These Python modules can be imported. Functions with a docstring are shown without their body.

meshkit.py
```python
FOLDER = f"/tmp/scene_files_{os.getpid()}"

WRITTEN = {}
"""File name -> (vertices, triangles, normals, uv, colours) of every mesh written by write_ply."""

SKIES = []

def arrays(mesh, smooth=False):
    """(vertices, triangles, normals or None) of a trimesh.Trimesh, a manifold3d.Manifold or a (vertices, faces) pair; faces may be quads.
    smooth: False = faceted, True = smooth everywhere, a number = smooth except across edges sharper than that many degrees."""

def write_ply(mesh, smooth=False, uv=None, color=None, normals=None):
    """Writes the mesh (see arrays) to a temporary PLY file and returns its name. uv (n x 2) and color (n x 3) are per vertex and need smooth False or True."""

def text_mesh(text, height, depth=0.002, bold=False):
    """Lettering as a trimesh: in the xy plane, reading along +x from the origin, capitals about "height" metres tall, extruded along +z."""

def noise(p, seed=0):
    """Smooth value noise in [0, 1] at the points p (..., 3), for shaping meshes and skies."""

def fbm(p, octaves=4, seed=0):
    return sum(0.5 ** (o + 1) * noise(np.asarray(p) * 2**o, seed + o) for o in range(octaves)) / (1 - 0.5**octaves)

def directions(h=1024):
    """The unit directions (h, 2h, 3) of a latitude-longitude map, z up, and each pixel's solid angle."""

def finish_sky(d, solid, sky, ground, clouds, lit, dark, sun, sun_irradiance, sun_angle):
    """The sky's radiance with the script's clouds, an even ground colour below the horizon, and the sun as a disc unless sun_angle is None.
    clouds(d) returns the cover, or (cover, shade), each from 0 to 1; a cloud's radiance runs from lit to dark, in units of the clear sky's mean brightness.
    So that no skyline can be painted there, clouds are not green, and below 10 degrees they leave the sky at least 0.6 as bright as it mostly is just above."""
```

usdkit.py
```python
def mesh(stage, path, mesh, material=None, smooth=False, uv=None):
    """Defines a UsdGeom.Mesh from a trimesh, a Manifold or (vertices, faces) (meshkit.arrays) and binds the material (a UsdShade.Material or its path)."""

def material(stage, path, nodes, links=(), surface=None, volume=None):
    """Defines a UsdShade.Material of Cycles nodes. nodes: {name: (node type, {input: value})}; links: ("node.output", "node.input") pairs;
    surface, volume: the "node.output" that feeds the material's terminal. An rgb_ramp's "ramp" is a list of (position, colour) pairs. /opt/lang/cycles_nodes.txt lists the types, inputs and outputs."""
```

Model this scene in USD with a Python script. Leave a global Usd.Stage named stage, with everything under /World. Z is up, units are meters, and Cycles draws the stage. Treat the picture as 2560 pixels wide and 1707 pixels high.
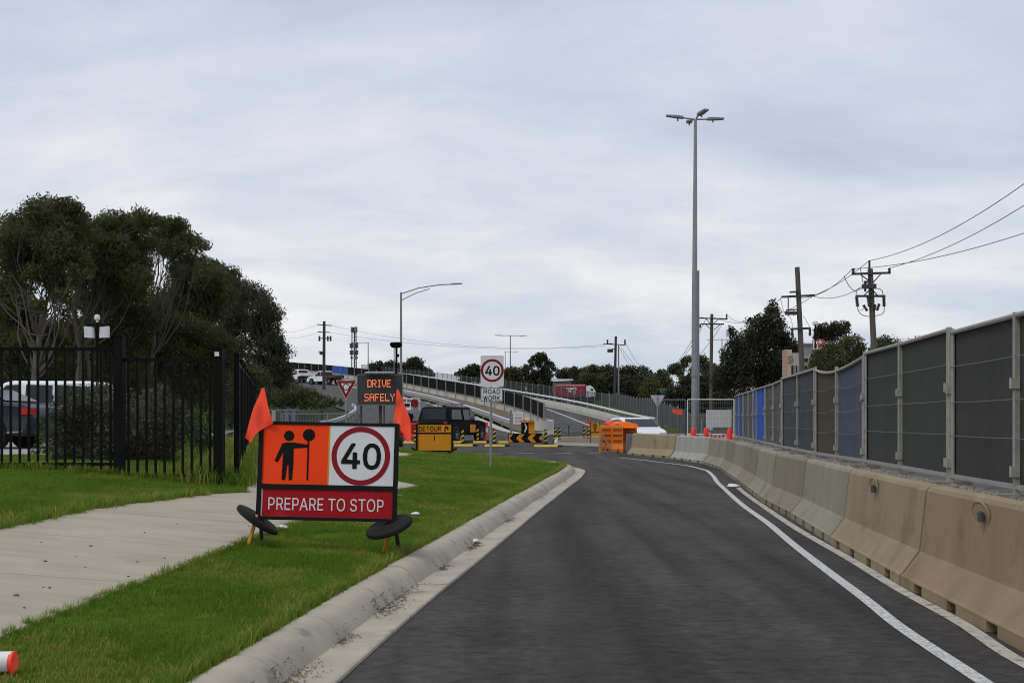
import math, random, numpy as np, trimesh, shapely, usdkit, meshkit
from scipy.spatial import Delaunay
from shapely.geometry import Polygon, LineString, Point
from shapely import affinity
import manifold3d as m3
from pxr import Usd, UsdGeom, UsdLux, UsdShade, Gf, Sdf, Vt

random.seed(7); RNG = np.random.default_rng(7)
stage = Usd.Stage.CreateInMemory()
UsdGeom.SetStageUpAxis(stage, UsdGeom.Tokens.z); UsdGeom.SetStageMetersPerUnit(stage, 1.0)
UsdGeom.Xform.Define(stage, '/World'); UsdGeom.Scope.Define(stage, '/World/Looks')

# ---------------------------------------------------------------- camera
F, U0, V0, H = 3050.0, 1280.0, 1050.0, 1.35          # lens in photograph pixels, eye height
cam = UsdGeom.Camera.Define(stage, '/World/camera')
cam.CreateHorizontalApertureAttr(36.0); cam.CreateVerticalApertureAttr(36.0 * 682 / 1024)
cam.CreateFocalLengthAttr(36.0 * F / 2560); cam.CreateVerticalApertureOffsetAttr(196.5 / 2560 * 36)
cam.CreateClippingRangeAttr(Gf.Vec2f(0.05, 5000)); cam.CreateExposureAttr(0.08)
cam.AddTranslateOp().Set(Gf.Vec3d(0, 0, H)); cam.AddRotateXOp().Set(90.0)

# ---------------------------------------------------------------- sky and sun (overcast)
SUN_EL, SUN_AZ = math.radians(56), math.radians(232)
sky = usdkit.material(stage, '/World/Looks/sky', {
    'tc': ('texture_coordinate', {}), 'x': ('separate_xyz', {}),
    'za': ('math', {'math_type': 'absolute'}), 'zp': ('math', {'math_type': 'add', 'value2': 0.24}),
    'dx': ('math', {'math_type': 'divide'}), 'dy': ('math', {'math_type': 'divide'}), 'c': ('combine_xyz', {'z': 3.1}),
    'mp': ('mapping', {'scale': (1.0, 1.35, 1.0), 'rotation': (0, 0, -0.5)}),
    'n1': ('noise_texture', {'scale': 0.8, 'detail': 5.0, 'roughness': 0.48, 'distortion': 0.7}),
    'n2': ('noise_texture', {'scale': 3.0, 'detail': 7.0, 'roughness': 0.58, 'distortion': 0.3}),
    'mx': ('mix_float', {'fac': 0.30}),
    'ramp': ('rgb_ramp', {'ramp': [(0.33, (0.415, 0.490, 0.630)), (0.43, (0.500, 0.575, 0.705)), (0.50, (0.575, 0.628, 0.740)), (0.57, (0.660, 0.685, 0.770)), (0.68, (0.77, 0.785, 0.83))]}),
    'low': ('map_range', {'range_type': 'smoothstep', 'from_min': 0.36, 'from_max': 0.02, 'to_min': 0.0, 'to_max': 0.8, 'clamp': True}),
    'lowc': ('rgb_ramp', {'ramp': [(0.36, (0.53, 0.60, 0.685)), (0.46, (0.645, 0.69, 0.745)), (0.54, (0.78, 0.80, 0.815)), (0.62, (0.93, 0.92, 0.905))]}),
    'mixl': ('mix', {}), 'gain': ('mix', {'mix_type': 'multiply', 'fac': 1.0, 'color2': (10.25, 10.15, 10.1)}),
    'st': ('sky_texture', {'sky_type': 'single_scattering', 'sun_disc': False, 'sun_elevation': SUN_EL, 'sun_rotation': SUN_AZ}),
    'cover': ('mix', {'fac': 0.96}), 'bg': ('background_shader', {'strength': 0.1})},
    [('tc.generated', 'x.vector'), ('x.z', 'za.value1'), ('za.value', 'zp.value1'), ('x.x', 'dx.value1'), ('zp.value', 'dx.value2'),
     ('x.y', 'dy.value1'), ('zp.value', 'dy.value2'), ('dx.value', 'c.x'), ('dy.value', 'c.y'), ('c.vector', 'mp.vector'),
     ('mp.vector', 'n1.vector'), ('mp.vector', 'n2.vector'), ('n1.fac', 'mx.a'), ('n2.fac', 'mx.b'), ('mx.result', 'ramp.fac'), ('mx.result', 'lowc.fac'),
     ('za.value', 'low.value'), ('low.result', 'mixl.fac'), ('ramp.color', 'mixl.color1'), ('lowc.color', 'mixl.color2'), ('mixl.color', 'gain.color1'),
     ('st.color', 'cover.color1'), ('gain.color', 'cover.color2'), ('cover.color', 'bg.color')], surface='bg.background')
dome = UsdLux.DomeLight.Define(stage, '/World/sky')
UsdShade.MaterialBindingAPI.Apply(dome.GetPrim()).Bind(sky)
sun = UsdLux.DistantLight.Define(stage, '/World/sun')
sun.CreateNormalizeAttr(True); sun.CreateIntensityAttr(0.36); sun.CreateAngleAttr(25.0); sun.CreateColorAttr(Gf.Vec3f(1.0, 0.96, 0.9))
sd = Gf.Vec3d(math.cos(SUN_EL) * math.sin(SUN_AZ), math.cos(SUN_EL) * math.cos(SUN_AZ), math.sin(SUN_EL))
sun.AddOrientOp(UsdGeom.XformOp.PrecisionDouble).Set(Gf.Quatd(Gf.Rotation(Gf.Vec3d(0, 0, 1), sd).GetQuat()))

# ---------------------------------------------------------------- scene helpers
_used = {}
def path_of(p):
    return '/World' if p is None else (p if isinstance(p, str) else str(p.GetPath()))
def numbered(name, parent=None):
    k = (path_of(parent), name); n = _used.get(k, 0); _used[k] = n + 1
    return name if n == 0 else f'{name}_{n:03d}'
def tag(p, label=None, cat=None, group=None, kind=None):
    for k, v in (('label', label), ('category', cat), ('group', group), ('kind', kind)):
        if v: p.SetCustomDataByKey(k, v)
    return p
def thing(name, label, cat, loc=(0, 0, 0), rotz=0.0, group=None, kind=None):
    x = UsdGeom.Xform.Define(stage, '/World/' + numbered(name))
    x.AddTranslateOp().Set(Gf.Vec3d(*map(float, loc))); x.AddRotateZOp().Set(math.degrees(rotz))
    return tag(x.GetPrim(), label, cat, group, kind)
def obj(name, mesh, mat, parent=None, smooth=False, **kw):
    if isinstance(mesh, MB): mesh = mesh.mesh()
    p = usdkit.mesh(stage, f'{path_of(parent)}/{numbered(name, parent)}', mesh, mat, smooth).GetPrim()
    return tag(p, **kw)
def dup(root, loc, rotz, label, group=None, scale=None):
    was = root.GetCustomData()
    r = UsdGeom.Xform.Define(stage, '/World/' + numbered(root.GetName().rstrip('0123456789').rstrip('_')))
    r.AddTranslateOp().Set(Gf.Vec3d(*map(float, loc))); r.AddRotateZOp().Set(math.degrees(rotz))
    p = r.GetPrim(); p.GetReferences().AddInternalReference(root.GetPath())
    if scale is not None: r.AddScaleOp().Set(Gf.Vec3f(*scale))
    p.SetInstanceable(True)
    return tag(p, label, was['category'], group or was.get('group'))

class MB:
    """collects shapes into one mesh"""
    def __init__(s): s.v, s.f, s.n = [], [], 0
    def add(s, v, f):
        v = np.asarray(v, float); f = np.asarray(f, int)
        if f.shape[1] == 4: f = np.vstack([f[:, [0, 1, 2]], f[:, [0, 2, 3]]])
        s.v.append(v); s.f.append(f + s.n); s.n += len(v); return s
    def tm(s, m): return s.add(m.vertices, m.faces)
    def mesh(s): return trimesh.Trimesh(np.vstack(s.v), np.vstack(s.f), process=False)
    def box(s, c, size, rz=0.0, rx=0.0, ry=0.0):
        a = np.array([[i, j, k] for i in (-.5, .5) for j in (-.5, .5) for k in (-.5, .5)]) * size
        if rx or ry or rz: a = a @ trimesh.transformations.euler_matrix(rx, ry, rz)[:3, :3].T
        return s.add(a + c, [[0, 1, 3, 2], [4, 6, 7, 5], [0, 4, 5, 1], [2, 3, 7, 6], [0, 2, 6, 4], [1, 5, 7, 3]])
    def bbox(s, x0, x1, y0, y1, z0, z1): return s.box(((x0 + x1) / 2, (y0 + y1) / 2, (z0 + z1) / 2), (x1 - x0, y1 - y0, z1 - z0))
    def bar(s, p, q, w, h=None):
        p, q = np.asarray(p, float), np.asarray(q, float); h = h or w
        return s.pipe([p, q], w / math.sqrt(2), 4, w2=h / math.sqrt(2), ph=math.pi / 4)
    def pipe(s, pts, r, n=8, cap=True, w2=None, ph=0.0):
        p = np.asarray(pts, float); t = np.gradient(p, axis=0); t /= np.linalg.norm(t, axis=1, keepdims=True) + 1e-12
        up = np.array([0, 0, 1.0]) if abs(t[:, 2]).max() < .95 else np.array([1.0, 0, 0]) if abs(t[:, 0]).max() < .95 else np.array([0, 1.0, 0])
        a = np.cross(t, up); a /= np.linalg.norm(a, axis=1, keepdims=True) + 1e-12; b = np.cross(a, t)
        g = np.arange(n) * 2 * np.pi / n + ph; R = np.broadcast_to(r, (len(p),)); R2 = R if w2 is None else np.broadcast_to(w2, (len(p),))
        v = p[:, None] + (R[:, None, None] * np.cos(g)[None, :, None]) * a[:, None] + (R2[:, None, None] * np.sin(g)[None, :, None]) * b[:, None]
        f = []
        for i in range(len(p) - 1):
            for j in range(n):
                k = (j + 1) % n; f.append([i * n + j, i * n + k, (i + 1) * n + k, (i + 1) * n + j])
        s.add(v.reshape(-1, 3), f)
        if cap:
            for e, o in ((0, -1), (len(p) - 1, 1)):
                s.add(np.vstack([v[e], p[e][None]]), [[j, (j + 1) % n, n][::o] for j in range(n)])
        return s
    def sweep(s, prof, pts, cap=True):
        """2D profile (side, up) along points; side = right of travel"""
        p = np.asarray(pts, float); t = np.gradient(p, axis=0); t[:, 2] = 0; t /= np.linalg.norm(t, axis=1, keepdims=True)
        a = np.stack([t[:, 1], -t[:, 0], 0 * t[:, 0]], 1); prof = np.asarray(prof, float); n = len(prof)
        v = p[:, None] + prof[None, :, :1] * a[:, None] + prof[None, :, 1:] * np.array([0, 0, 1.0])
        f = [[i * n + j, i * n + j + 1, (i + 1) * n + j + 1, (i + 1) * n + j] for i in range(len(p) - 1) for j in range(n - 1)]
        s.add(v.reshape(-1, 3), f)
        return s
    def prism(s, poly, depth, M=None):
        """shapely polygon extruded; M maps (x, y, z) -> world (4x4)"""
        for g in getattr(poly, 'geoms', [poly]):
            if g.area > 1e-9:
                m = trimesh.creation.extrude_polygon(g, depth, engine='earcut')
                if M is not None: m.apply_transform(M)
                s.tm(m)
        return s
    def lathe(s, prof, c=(0, 0, 0), n=16, M=None):
        pr = np.asarray(prof, float); g = np.arange(n) * 2 * np.pi / n
        v = np.stack([pr[:, 0][:, None] * np.cos(g), pr[:, 0][:, None] * np.sin(g), np.broadcast_to(pr[:, 1][:, None], (len(pr), n))], -1).reshape(-1, 3)
        if M is not None: v = v @ M[:3, :3].T + M[:3, 3]
        f = [[i * n + j, i * n + (j + 1) % n, (i + 1) * n + (j + 1) % n, (i + 1) * n + j] for i in range(len(pr) - 1) for j in range(n)]
        return s.add(v + np.asarray(c), f)
    def ball(s, c, r, sub=1):
        m = trimesh.creation.icosphere(sub, 1.0); return s.add(m.vertices * r + c, m.faces)
FACE = np.array([[1, 0, 0, 0], [0, 0, -1, 0], [0, 1, 0, 0], [0, 0, 0, 1.0]])       # xy plane -> upright, facing -y
def face_at(y): M = FACE.copy(); M[1, 3] = y; return M
def text_on(text, h, w, cx, z, y, bold=True, depth=.003):
    """lettering on an upright face at depth y: centred on cx, base line z, fitted to width w"""
    m = meshkit.text_mesh(text, h, depth, bold); v = m.vertices
    x0, x1 = v[:, 0].min(), v[:, 0].max(); v[:, 0] = (v[:, 0] - (x0 + x1) / 2) * (w / (x1 - x0) if w else 1) + cx
    v[:, 1] += z; m.vertices = v; m.apply_transform(face_at(y)); return m

def shade(name, nodes, links, surface='p.BSDF'): return usdkit.material(stage, '/World/Looks/' + name, nodes, links, surface=surface)
M = {}
def mat(name, col, rough=.6, var=.12, scale=3.0, metallic=0.0, bump=0.0, bscale=60.0, spec=.3, stretch=(1, 1, 1), spots=None, **extra):
    """a plain colour with soft uneven tone, optional relief"""
    c = np.asarray(col, float)
    n = {'g': ('geometry', {}), 'mp': ('mapping', {'scale': stretch}), 'n': ('noise_texture', {'scale': scale, 'detail': 6.0, 'roughness': .6}),
         'r': ('rgb_ramp', {'ramp': [(.25, c * (1 - var)), (.5, c), (.78, c * (1 + var))]}),
         'p': ('principled_bsdf', dict(roughness=rough, metallic=metallic, specular_ior_level=spec, **extra))}
    l = [('g.position', 'mp.vector'), ('mp.vector', 'n.vector'), ('n.fac', 'r.fac')]
    out = 'r.color'
    if spots:                                            # (colour, scale, threshold): stains with a shape of their own
        n['s'] = ('noise_texture', {'scale': spots[1], 'detail': 5.0, 'roughness': .65})
        n['sr'] = ('rgb_ramp', {'ramp': [(spots[2], (0, 0, 0)), (min(spots[2] + .14, .99), (1, 1, 1))]})
        n['sm'] = ('mix', {'color2': spots[0]})
        l += [('g.position', 's.vector'), ('s.fac', 'sr.fac'), ('sr.color', 'sm.fac'), (out, 'sm.color1')]; out = 'sm.color'
    l.append((out, 'p.base_color'))
    if bump:
        n['bn'] = ('noise_texture', {'scale': bscale, 'detail': 4.0, 'roughness': .7}); n['b'] = ('bump', {'strength': 1.0, 'distance': bump})
        l += [('g.position', 'bn.vector'), ('bn.fac', 'b.height'), ('b.normal', 'p.normal')]
    M[name] = shade(name, n, l); return M[name]

# ---------------------------------------------------------------- the lie of the land
def hinge(t, k=5.0): return (t + np.sqrt(t * t + k * k)) / 2
XB_Y = [60, 84, 88, 105, 130, 147, 170, 215, 400]; XB_X = [14, 10, 9.3, 6.2, -.6, -5.6, -13, -30, -90]    # right edge of the ramp
def rise(y): t = hinge(np.asarray(y, float) - 84); return .073 * (t - hinge(t - 131, 8.0))
def land(x, y):
    """ground without kerbs: near road level 0, the approach to the bridge climbing beyond 84 m"""
    x, y = np.asarray(x, float), np.asarray(y, float)
    s = np.clip((x - np.interp(y, XB_Y, XB_X) - 1.5) / 10, 0, 1); s = s * s * (3 - 2 * s)
    return .006 * np.clip(y - 35, 0, 49) + rise(y) * (1 - .42 * s)
EDGE = np.array([(-1.9, -4), (-1.25, 2.5), (-.895, 6.29), (-.731, 7.96), (-.559, 9.58), (-.404, 10.9), (-.046, 14.05), (.418, 18.2), (1.098, 24.1), (1.77, 30.1),
                 (1.93, 32.4), (1.75, 34.6), (1.25, 36.6), (.45, 38.9), (-.5, 41), (-1.75, 43.3), (-4, 46), (-10, 49), (-30, 51.5), (-75, 53)])   # asphalt meets channel
def smooth_line(p, step=.4):
    p = np.asarray(p, float); d = np.r_[0, np.cumsum(np.linalg.norm(np.diff(p, axis=0), axis=1))]
    from scipy.interpolate import PchipInterpolator
    t = np.linspace(0, d[-1], max(2, int(round(d[-1] / step)) + 1))
    return np.stack([PchipInterpolator(d, p[:, k])(t) for k in range(p.shape[1])], 1)
EDGE_S = smooth_line(EDGE, .3)
BACK = np.array(LineString(EDGE_S).offset_curve(.55, join_style=1).coords)                # back of the kerb
if BACK[0, 1] > BACK[-1, 1]: BACK = BACK[::-1]
back_line = LineString(BACK)
lawn_poly = Polygon(list(BACK) + [(-75, 95), (-75, -4)]).buffer(0)
def lawn_z(x, y):
    x, y = np.asarray(x, float), np.asarray(y, float)
    d = shapely.distance(shapely.points(x, y), back_line)
    return land(x, y) + .14 + .086 * (6.6 - np.sqrt((6.6 - np.clip(d, 0, 6.6)) ** 2 + .3)) * (d > 0) + .02 * (meshkit.fbm(np.stack([x * .7, y * .7, 0 * x], -1), 3) - .5) * np.clip(d, 0, 1)
def ground_z(x, y, surf='road'):
    return land(x, y) if surf == 'road' else lawn_z(x, y)
def at(u, v, y): return np.array([(u - U0) / F * y, y, H - (v - V0) / F * y])
def hit(u, v, surf='road', off=0.0, y0=3.0, y1=320.0):
    """where the sight line through a photograph pixel meets the ground"""
    ys = np.r_[np.arange(y0, 60, .05), np.arange(60, y1, .25)]; x = (u - U0) / F * ys; z = H - (v - V0) / F * ys
    g = (surf(x, ys) if callable(surf) else ground_z(x, ys, surf)) + off; k = np.nonzero(z <= g)[0]
    k = k[0] if len(k) else len(ys) - 1
    return np.array([x[k], ys[k], g[k]])
def sheet(poly, step, zf, ystep=None):
    """triangulated sheet over a polygon at height zf(x, y)"""
    ystep = ystep or step; x0, y0, x1, y1 = poly.bounds
    gx, gy = np.meshgrid(np.arange(x0, x1, step), np.arange(y0, y1, ystep)); p = np.stack([gx.ravel(), gy.ravel()], 1) + RNG.uniform(-.01, .01, (gx.size, 2)) * step
    p = p[shapely.contains_xy(poly.buffer(-.25 * step), p[:, 0], p[:, 1])]
    rings = [np.array(r.segmentize(max(step, .05)).coords)[:-1] for g in getattr(poly, 'geoms', [poly]) for r in [g.exterior, *g.interiors]]
    p = np.vstack([p, *rings]); t = Delaunay(p).simplices; c = p[t].mean(1); t = t[shapely.contains_xy(poly, c[:, 0], c[:, 1])]
    a = p[t]; cr = (a[:, 1, 0] - a[:, 0, 0]) * (a[:, 2, 1] - a[:, 0, 1]) - (a[:, 1, 1] - a[:, 0, 1]) * (a[:, 2, 0] - a[:, 0, 0]); t = np.where(cr[:, None] < 0, t[:, ::-1], t)
    t = t[abs(cr) > 1e-9]
    return trimesh.Trimesh(np.column_stack([p, zf(p[:, 0], p[:, 1])]), t, process=False)
def strip(line, w0, w1, zf, off=.004):
    """band between two offsets (to the right of travel) of a ground line"""
    p = np.asarray(line, float)[:, :2]; t = np.gradient(p, axis=0); t /= np.linalg.norm(t, axis=1, keepdims=True); a = np.stack([t[:, 1], -t[:, 0]], 1)
    l, r = p + a * w0, p + a * w1; n = len(p); q = np.vstack([l, r])
    return trimesh.Trimesh(np.column_stack([q, zf(q[:, 0], q[:, 1]) + off]), np.vstack([np.array([[i, n + i, n + i + 1], [i, n + i + 1, i + 1]]) for i in range(n - 1)]), process=False)

STROKE = {'R': [[(0, 0), (0, 1), (.45, 1), (.62, .88), (.62, .62), (.45, .50), (0, .50)], [(.34, .50), (.66, 0)]], 'O': [[(.15, .06), (0, .25), (0, .75), (.15, .95), (.5, .95), (.65, .75), (.65, .25), (.5, .05), (.15, .05), (0, .25)]], 'A': [[(0, 0), (.34, 1), (.68, 0)], [(.12, .32), (.56, .32)]],
          'D': [[(0, 0), (0, 1), (.38, 1), (.62, .78), (.62, .22), (.38, 0), (0, 0)]], 'W': [[(0, 1), (.2, 0), (.43, .85), (.66, 0), (.86, 1)]], 'K': [[(0, 0), (0, 1)], [(.62, 1), (.02, .42)], [(.2, .58), (.64, 0)]],
          'E': [[(.58, 0), (0, 0), (0, 1), (.58, 1)], [(0, .52), (.5, .52)]], 'T': [[(0, 1), (.64, 1)], [(.32, 0), (.32, 1)]], 'U': [[(0, 1), (0, .25), (.14, .04), (.5, .04), (.64, .25), (.64, 1)]]}
def stroke_text(word, h, w, cx, z, y, t=.15):
    """road sign capitals drawn as even strokes"""
    gap = .30; ws = [max(x for l in STROKE[c] for x, _ in l) for c in word]; tot = sum(ws) + gap * (len(word) - 1); sx = w / (tot + t); mb = MB(); x = cx - tot * sx / 2  # left edge
    for c, cw in zip(word, ws):
        g = shapely.union_all([LineString([(x + px * sx, z + pz * h) for px, pz in l]).buffer(t * h / 2, 4, join_style=2, cap_style=2) for l in STROKE[c]]); mb.prism(g, .003, face_at(y)); x += (cw + gap) * sx
    return mb
# ---------------------------------------------------------------- materials
def asphalt(name, base, patch):
    c = np.array(base)
    M[name] = shade(name, {
        'g': ('geometry', {}), 'fine': ('noise_texture', {'scale': 120.0, 'detail': 4.0, 'roughness': .75}), 'big': ('noise_texture', {'scale': .55, 'detail': 7.0, 'roughness': .62}),
        'mp': ('mapping', {'scale': (1.9, .10, 1.0), 'rotation': (0, 0, .085)}), 'trk': ('noise_texture', {'scale': 1.0, 'detail': 3.0, 'roughness': .5}),
        'mp2': ('mapping', {'scale': (1.0, 1.5, 1.0)}), 'smear': ('noise_texture', {'scale': 7.0, 'detail': 8.0, 'roughness': .74}),
        'rf': ('rgb_ramp', {'ramp': [(.22, c * .35), (.48, c), (.62, c * 1.25), (.78, c * 3.0)]}), 'rb': ('rgb_ramp', {'ramp': [(.28, (.70, .70, .70)), (.5, (1, 1, 1)), (.72, (1.26, 1.25, 1.23))]}),
        'rt': ('rgb_ramp', {'ramp': [(.34, (.64, .64, .64)), (.58, (1.12, 1.12, 1.12))]}), 'rs': ('rgb_ramp', {'ramp': [(.36, (.55, .55, .55)), (.48, (.95, .95, .95)), (.56, (1.08, 1.08, 1.08)), (.68, (1.55, 1.55, 1.55))]}),
        'm1': ('mix', {'mix_type': 'multiply', 'fac': 1.0}), 'm2': ('mix', {'mix_type': 'multiply', 'fac': patch}), 'm3': ('mix', {'mix_type': 'multiply', 'fac': 1.0}),
        'sx': ('separate_xyz', {}), 'ky': ('math', {'math_type': 'multiply', 'value2': -.022}), 'tx': ('math', {'math_type': 'add'}), 'wob': ('math', {'math_type': 'multiply_add', 'value2': 1.1, 'value3': -1.08}), 'tw': ('math', {'math_type': 'add'}), 'ab': ('math', {'math_type': 'absolute'}),
        'oil': ('map_range', {'range_type': 'smoothstep', 'from_min': .62, 'from_max': .05, 'to_min': 0.0, 'to_max': .34, 'clamp': True}), 'm4': ('mix', {'mix_type': 'multiply', 'color2': (.35, .35, .36)}),
        'b': ('bump', {'strength': .8, 'distance': .012}), 'p': ('principled_bsdf', {'roughness': .9, 'specular_ior_level': .22})},
        [('g.position', 'fine.vector'), ('g.position', 'big.vector'), ('g.position', 'mp.vector'), ('mp.vector', 'trk.vector'), ('g.position', 'mp2.vector'), ('mp2.vector', 'smear.vector'),
         ('fine.fac', 'rf.fac'), ('big.fac', 'rb.fac'), ('trk.fac', 'rt.fac'), ('smear.fac', 'rs.fac'), ('rf.color', 'm1.color1'), ('rb.color', 'm1.color2'), ('m1.color', 'm2.color1'), ('rt.color', 'm2.color2'),
         ('m2.color', 'm3.color1'), ('rs.color', 'm3.color2'), ('g.position', 'sx.vector'), ('sx.y', 'ky.value1'), ('ky.value', 'tx.value1'), ('sx.x', 'tx.value2'), ('smear.fac', 'wob.value1'), ('tx.value', 'tw.value1'), ('wob.value', 'tw.value2'), ('tw.value', 'ab.value1'), ('ab.value', 'oil.value'), ('oil.result', 'm4.fac'), ('m3.color', 'm4.color1'), ('m4.color', 'p.base_color'), ('fine.fac', 'b.height'), ('b.normal', 'p.normal')])
asphalt('asphalt', (.055, .0505, .0445), 1.0)
asphalt('asphalt_ramp', (.076, .073, .070), .4)
mat('lawn_soil', (.062, .112, .013), .95, .35, 1.4, spec=.0, bump=.02, bscale=30, spots=((.10, .075, .03), .5, .60))
mat('rough_ground', (.035, .042, .02), .95, .4, .25, spec=.05, spots=((.11, .085, .05), .12, .55))
mat('dirt', (.155, .115, .075), .95, .35, .5, bump=.04, bscale=6, spots=((.075, .08, .035), .4, .58))
mat('gravel', (.27, .245, .205), .95, .3, 2.0, bump=.02, bscale=45, spots=((.14, .12, .09), 1.2, .55))
mat('path_concrete', (.350, .300, .230), .85, .17, 1.3, bump=.002, bscale=120, stretch=(1, 3, 1), spots=((.29, .25, .20), 1.7, .585))
mat('kerb_concrete', (.37, .326, .256), .85, .2, 2.2, bump=.004, bscale=70, spots=((.20, .18, .145), 3.2, .585))
mat('parapet_concrete', (.44, .42, .37), .85, .14, .5, spots=((.3, .26, .2), .5, .6))
mat('line_paint', (.55, .55, .53), .85, .28, 12, bump=.006, bscale=110, spots=((.16, .16, .155), 42, .50))
mat('worn_line_paint', (.42, .39, .33), .85, .2, 6, spots=((.14, .13, .12), 9, .52))
BAR_COL = {'tan': (.245, .198, .122), 'rust_tan': (.235, .176, .104), 'grey': (.235, .215, .160), 'pale_grey': (.315, .305, .268), 'brown': (.205, .176, .122), 'beige': (.27, .222, .138)}
for k, c in BAR_COL.items():
    mat('barrier_' + k, c, .88, .16, 1.5, bump=.003, bscale=60, stretch=(2.2, 2.2, .5), spots=(tuple(np.array(c) * (.80, .70, .62)) if 'tan' in k else tuple(np.array(c) * .66), 1.5, .56))
mat('galvanised', (.25, .258, .265), .6, .12, 5, metallic=.35)
mat('dark_galvanised', (.20, .21, .23), .5, .12, 5, metallic=.3)
mat('old_galvanised', (.30, .285, .255), .65, .18, 8, metallic=.2, spots=((.24, .17, .10), 5, .62))
mat('steel_rail', (.55, .57, .60), .35, .1, 3, metallic=.6)
mat('black_steel', (.0045, .0045, .0045), .6, .1, 3, spec=.08)
mat('black_paint', (.007, .007, .007), .7, .1, 4, spec=.15)
mat('rubber', (.011, .011, .011), .8, .25, 20, spec=.2)
mat('sign_orange', (.84, .055, .008), .7, .07, 2, spec=.12, spots=((.74, .05, .012), 3.0, .58))
mat('flag_orange', (.86, .075, .03), .8, .08, 5)
mat('sign_white', (.62, .62, .62), .5, .05, 4, spots=((.5, .48, .44), 4, .62))
mat('sign_red', (.31, .008, .014), .7, .08, 3, spec=.12, spots=((.38, .025, .03), 3.5, .6))
mat('ring_red', (.22, .010, .018), .7, .05, 4, spec=.15)
mat('sign_black', (.010, .010, .010), .85, .05, 4, spec=.1)
mat('sign_yellow', (.60, .245, .014), .7, .07, 2.5, spec=.15)
mat('sign_back', (.42, .43, .44), .5, .06, 4, metallic=.3)
mat('leg_yellow', (.55, .25, .03), .6, .15, 14)
mat('leg_dark', (.06, .05, .045), .8, .2, 14)
mat('safety_yellow', (.62, .42, .04), .6, .18, 9, spots=((.2, .15, .06), 9, .6))
mat('barrier_orange', (.60, .155, .012), .6, .1, 3, spots=((.5, .13, .02), 3, .58))
mat('barrier_red', (.55, .03, .025), .5, .1, 3)
mat('bollard_orange', (.85, .06, .03), .55, .06, 3)
mat('white_plastic', (.62, .62, .62), .45, .05, 3)
mat('white_paint', (.72, .73, .74), .3, .04, 1)
mat('black_car', (.004, .004, .0045), .5, .05, 1, spec=.05)
mat('sedan_paint', (.018, .020, .027), .25, .05, 1, spec=.4)
mat('car_trim', (.014, .014, .015), .6, .05, 2)
mat('chrome', (.6, .6, .62), .2, .02, 2, metallic=1.0)
mat('alloy', (.35, .36, .38), .35, .05, 4, metallic=.7)
mat('tail_red', (.45, .01, .02), .25, .05, 3)
mat('timber_grey', (.22, .19, .14), .85, .2, 7)
mat('pole_timber', (.085, .08, .062), .85, .25, 4, stretch=(4, 4, .4))
mat('pole_dark', (.05, .05, .05), .8, .2, 4)
mat('wire_dark', (.05, .05, .055), .7, .05, 4)
mat('green_sign', (.03, .16, .09), .5, .05, 3)
mat('pink_render', (.42, .26, .18), .85, .06, .4)
mat('cream_render', (.42, .375, .31), .85, .06, .4)
mat('grey_cladding', (.26, .26, .25), .7, .08, .4)
mat('truck_red', (.30, .012, .03), .4, .06, .5)
mat('roof_white', (.7, .7, .7), .5, .05, .4)
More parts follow.
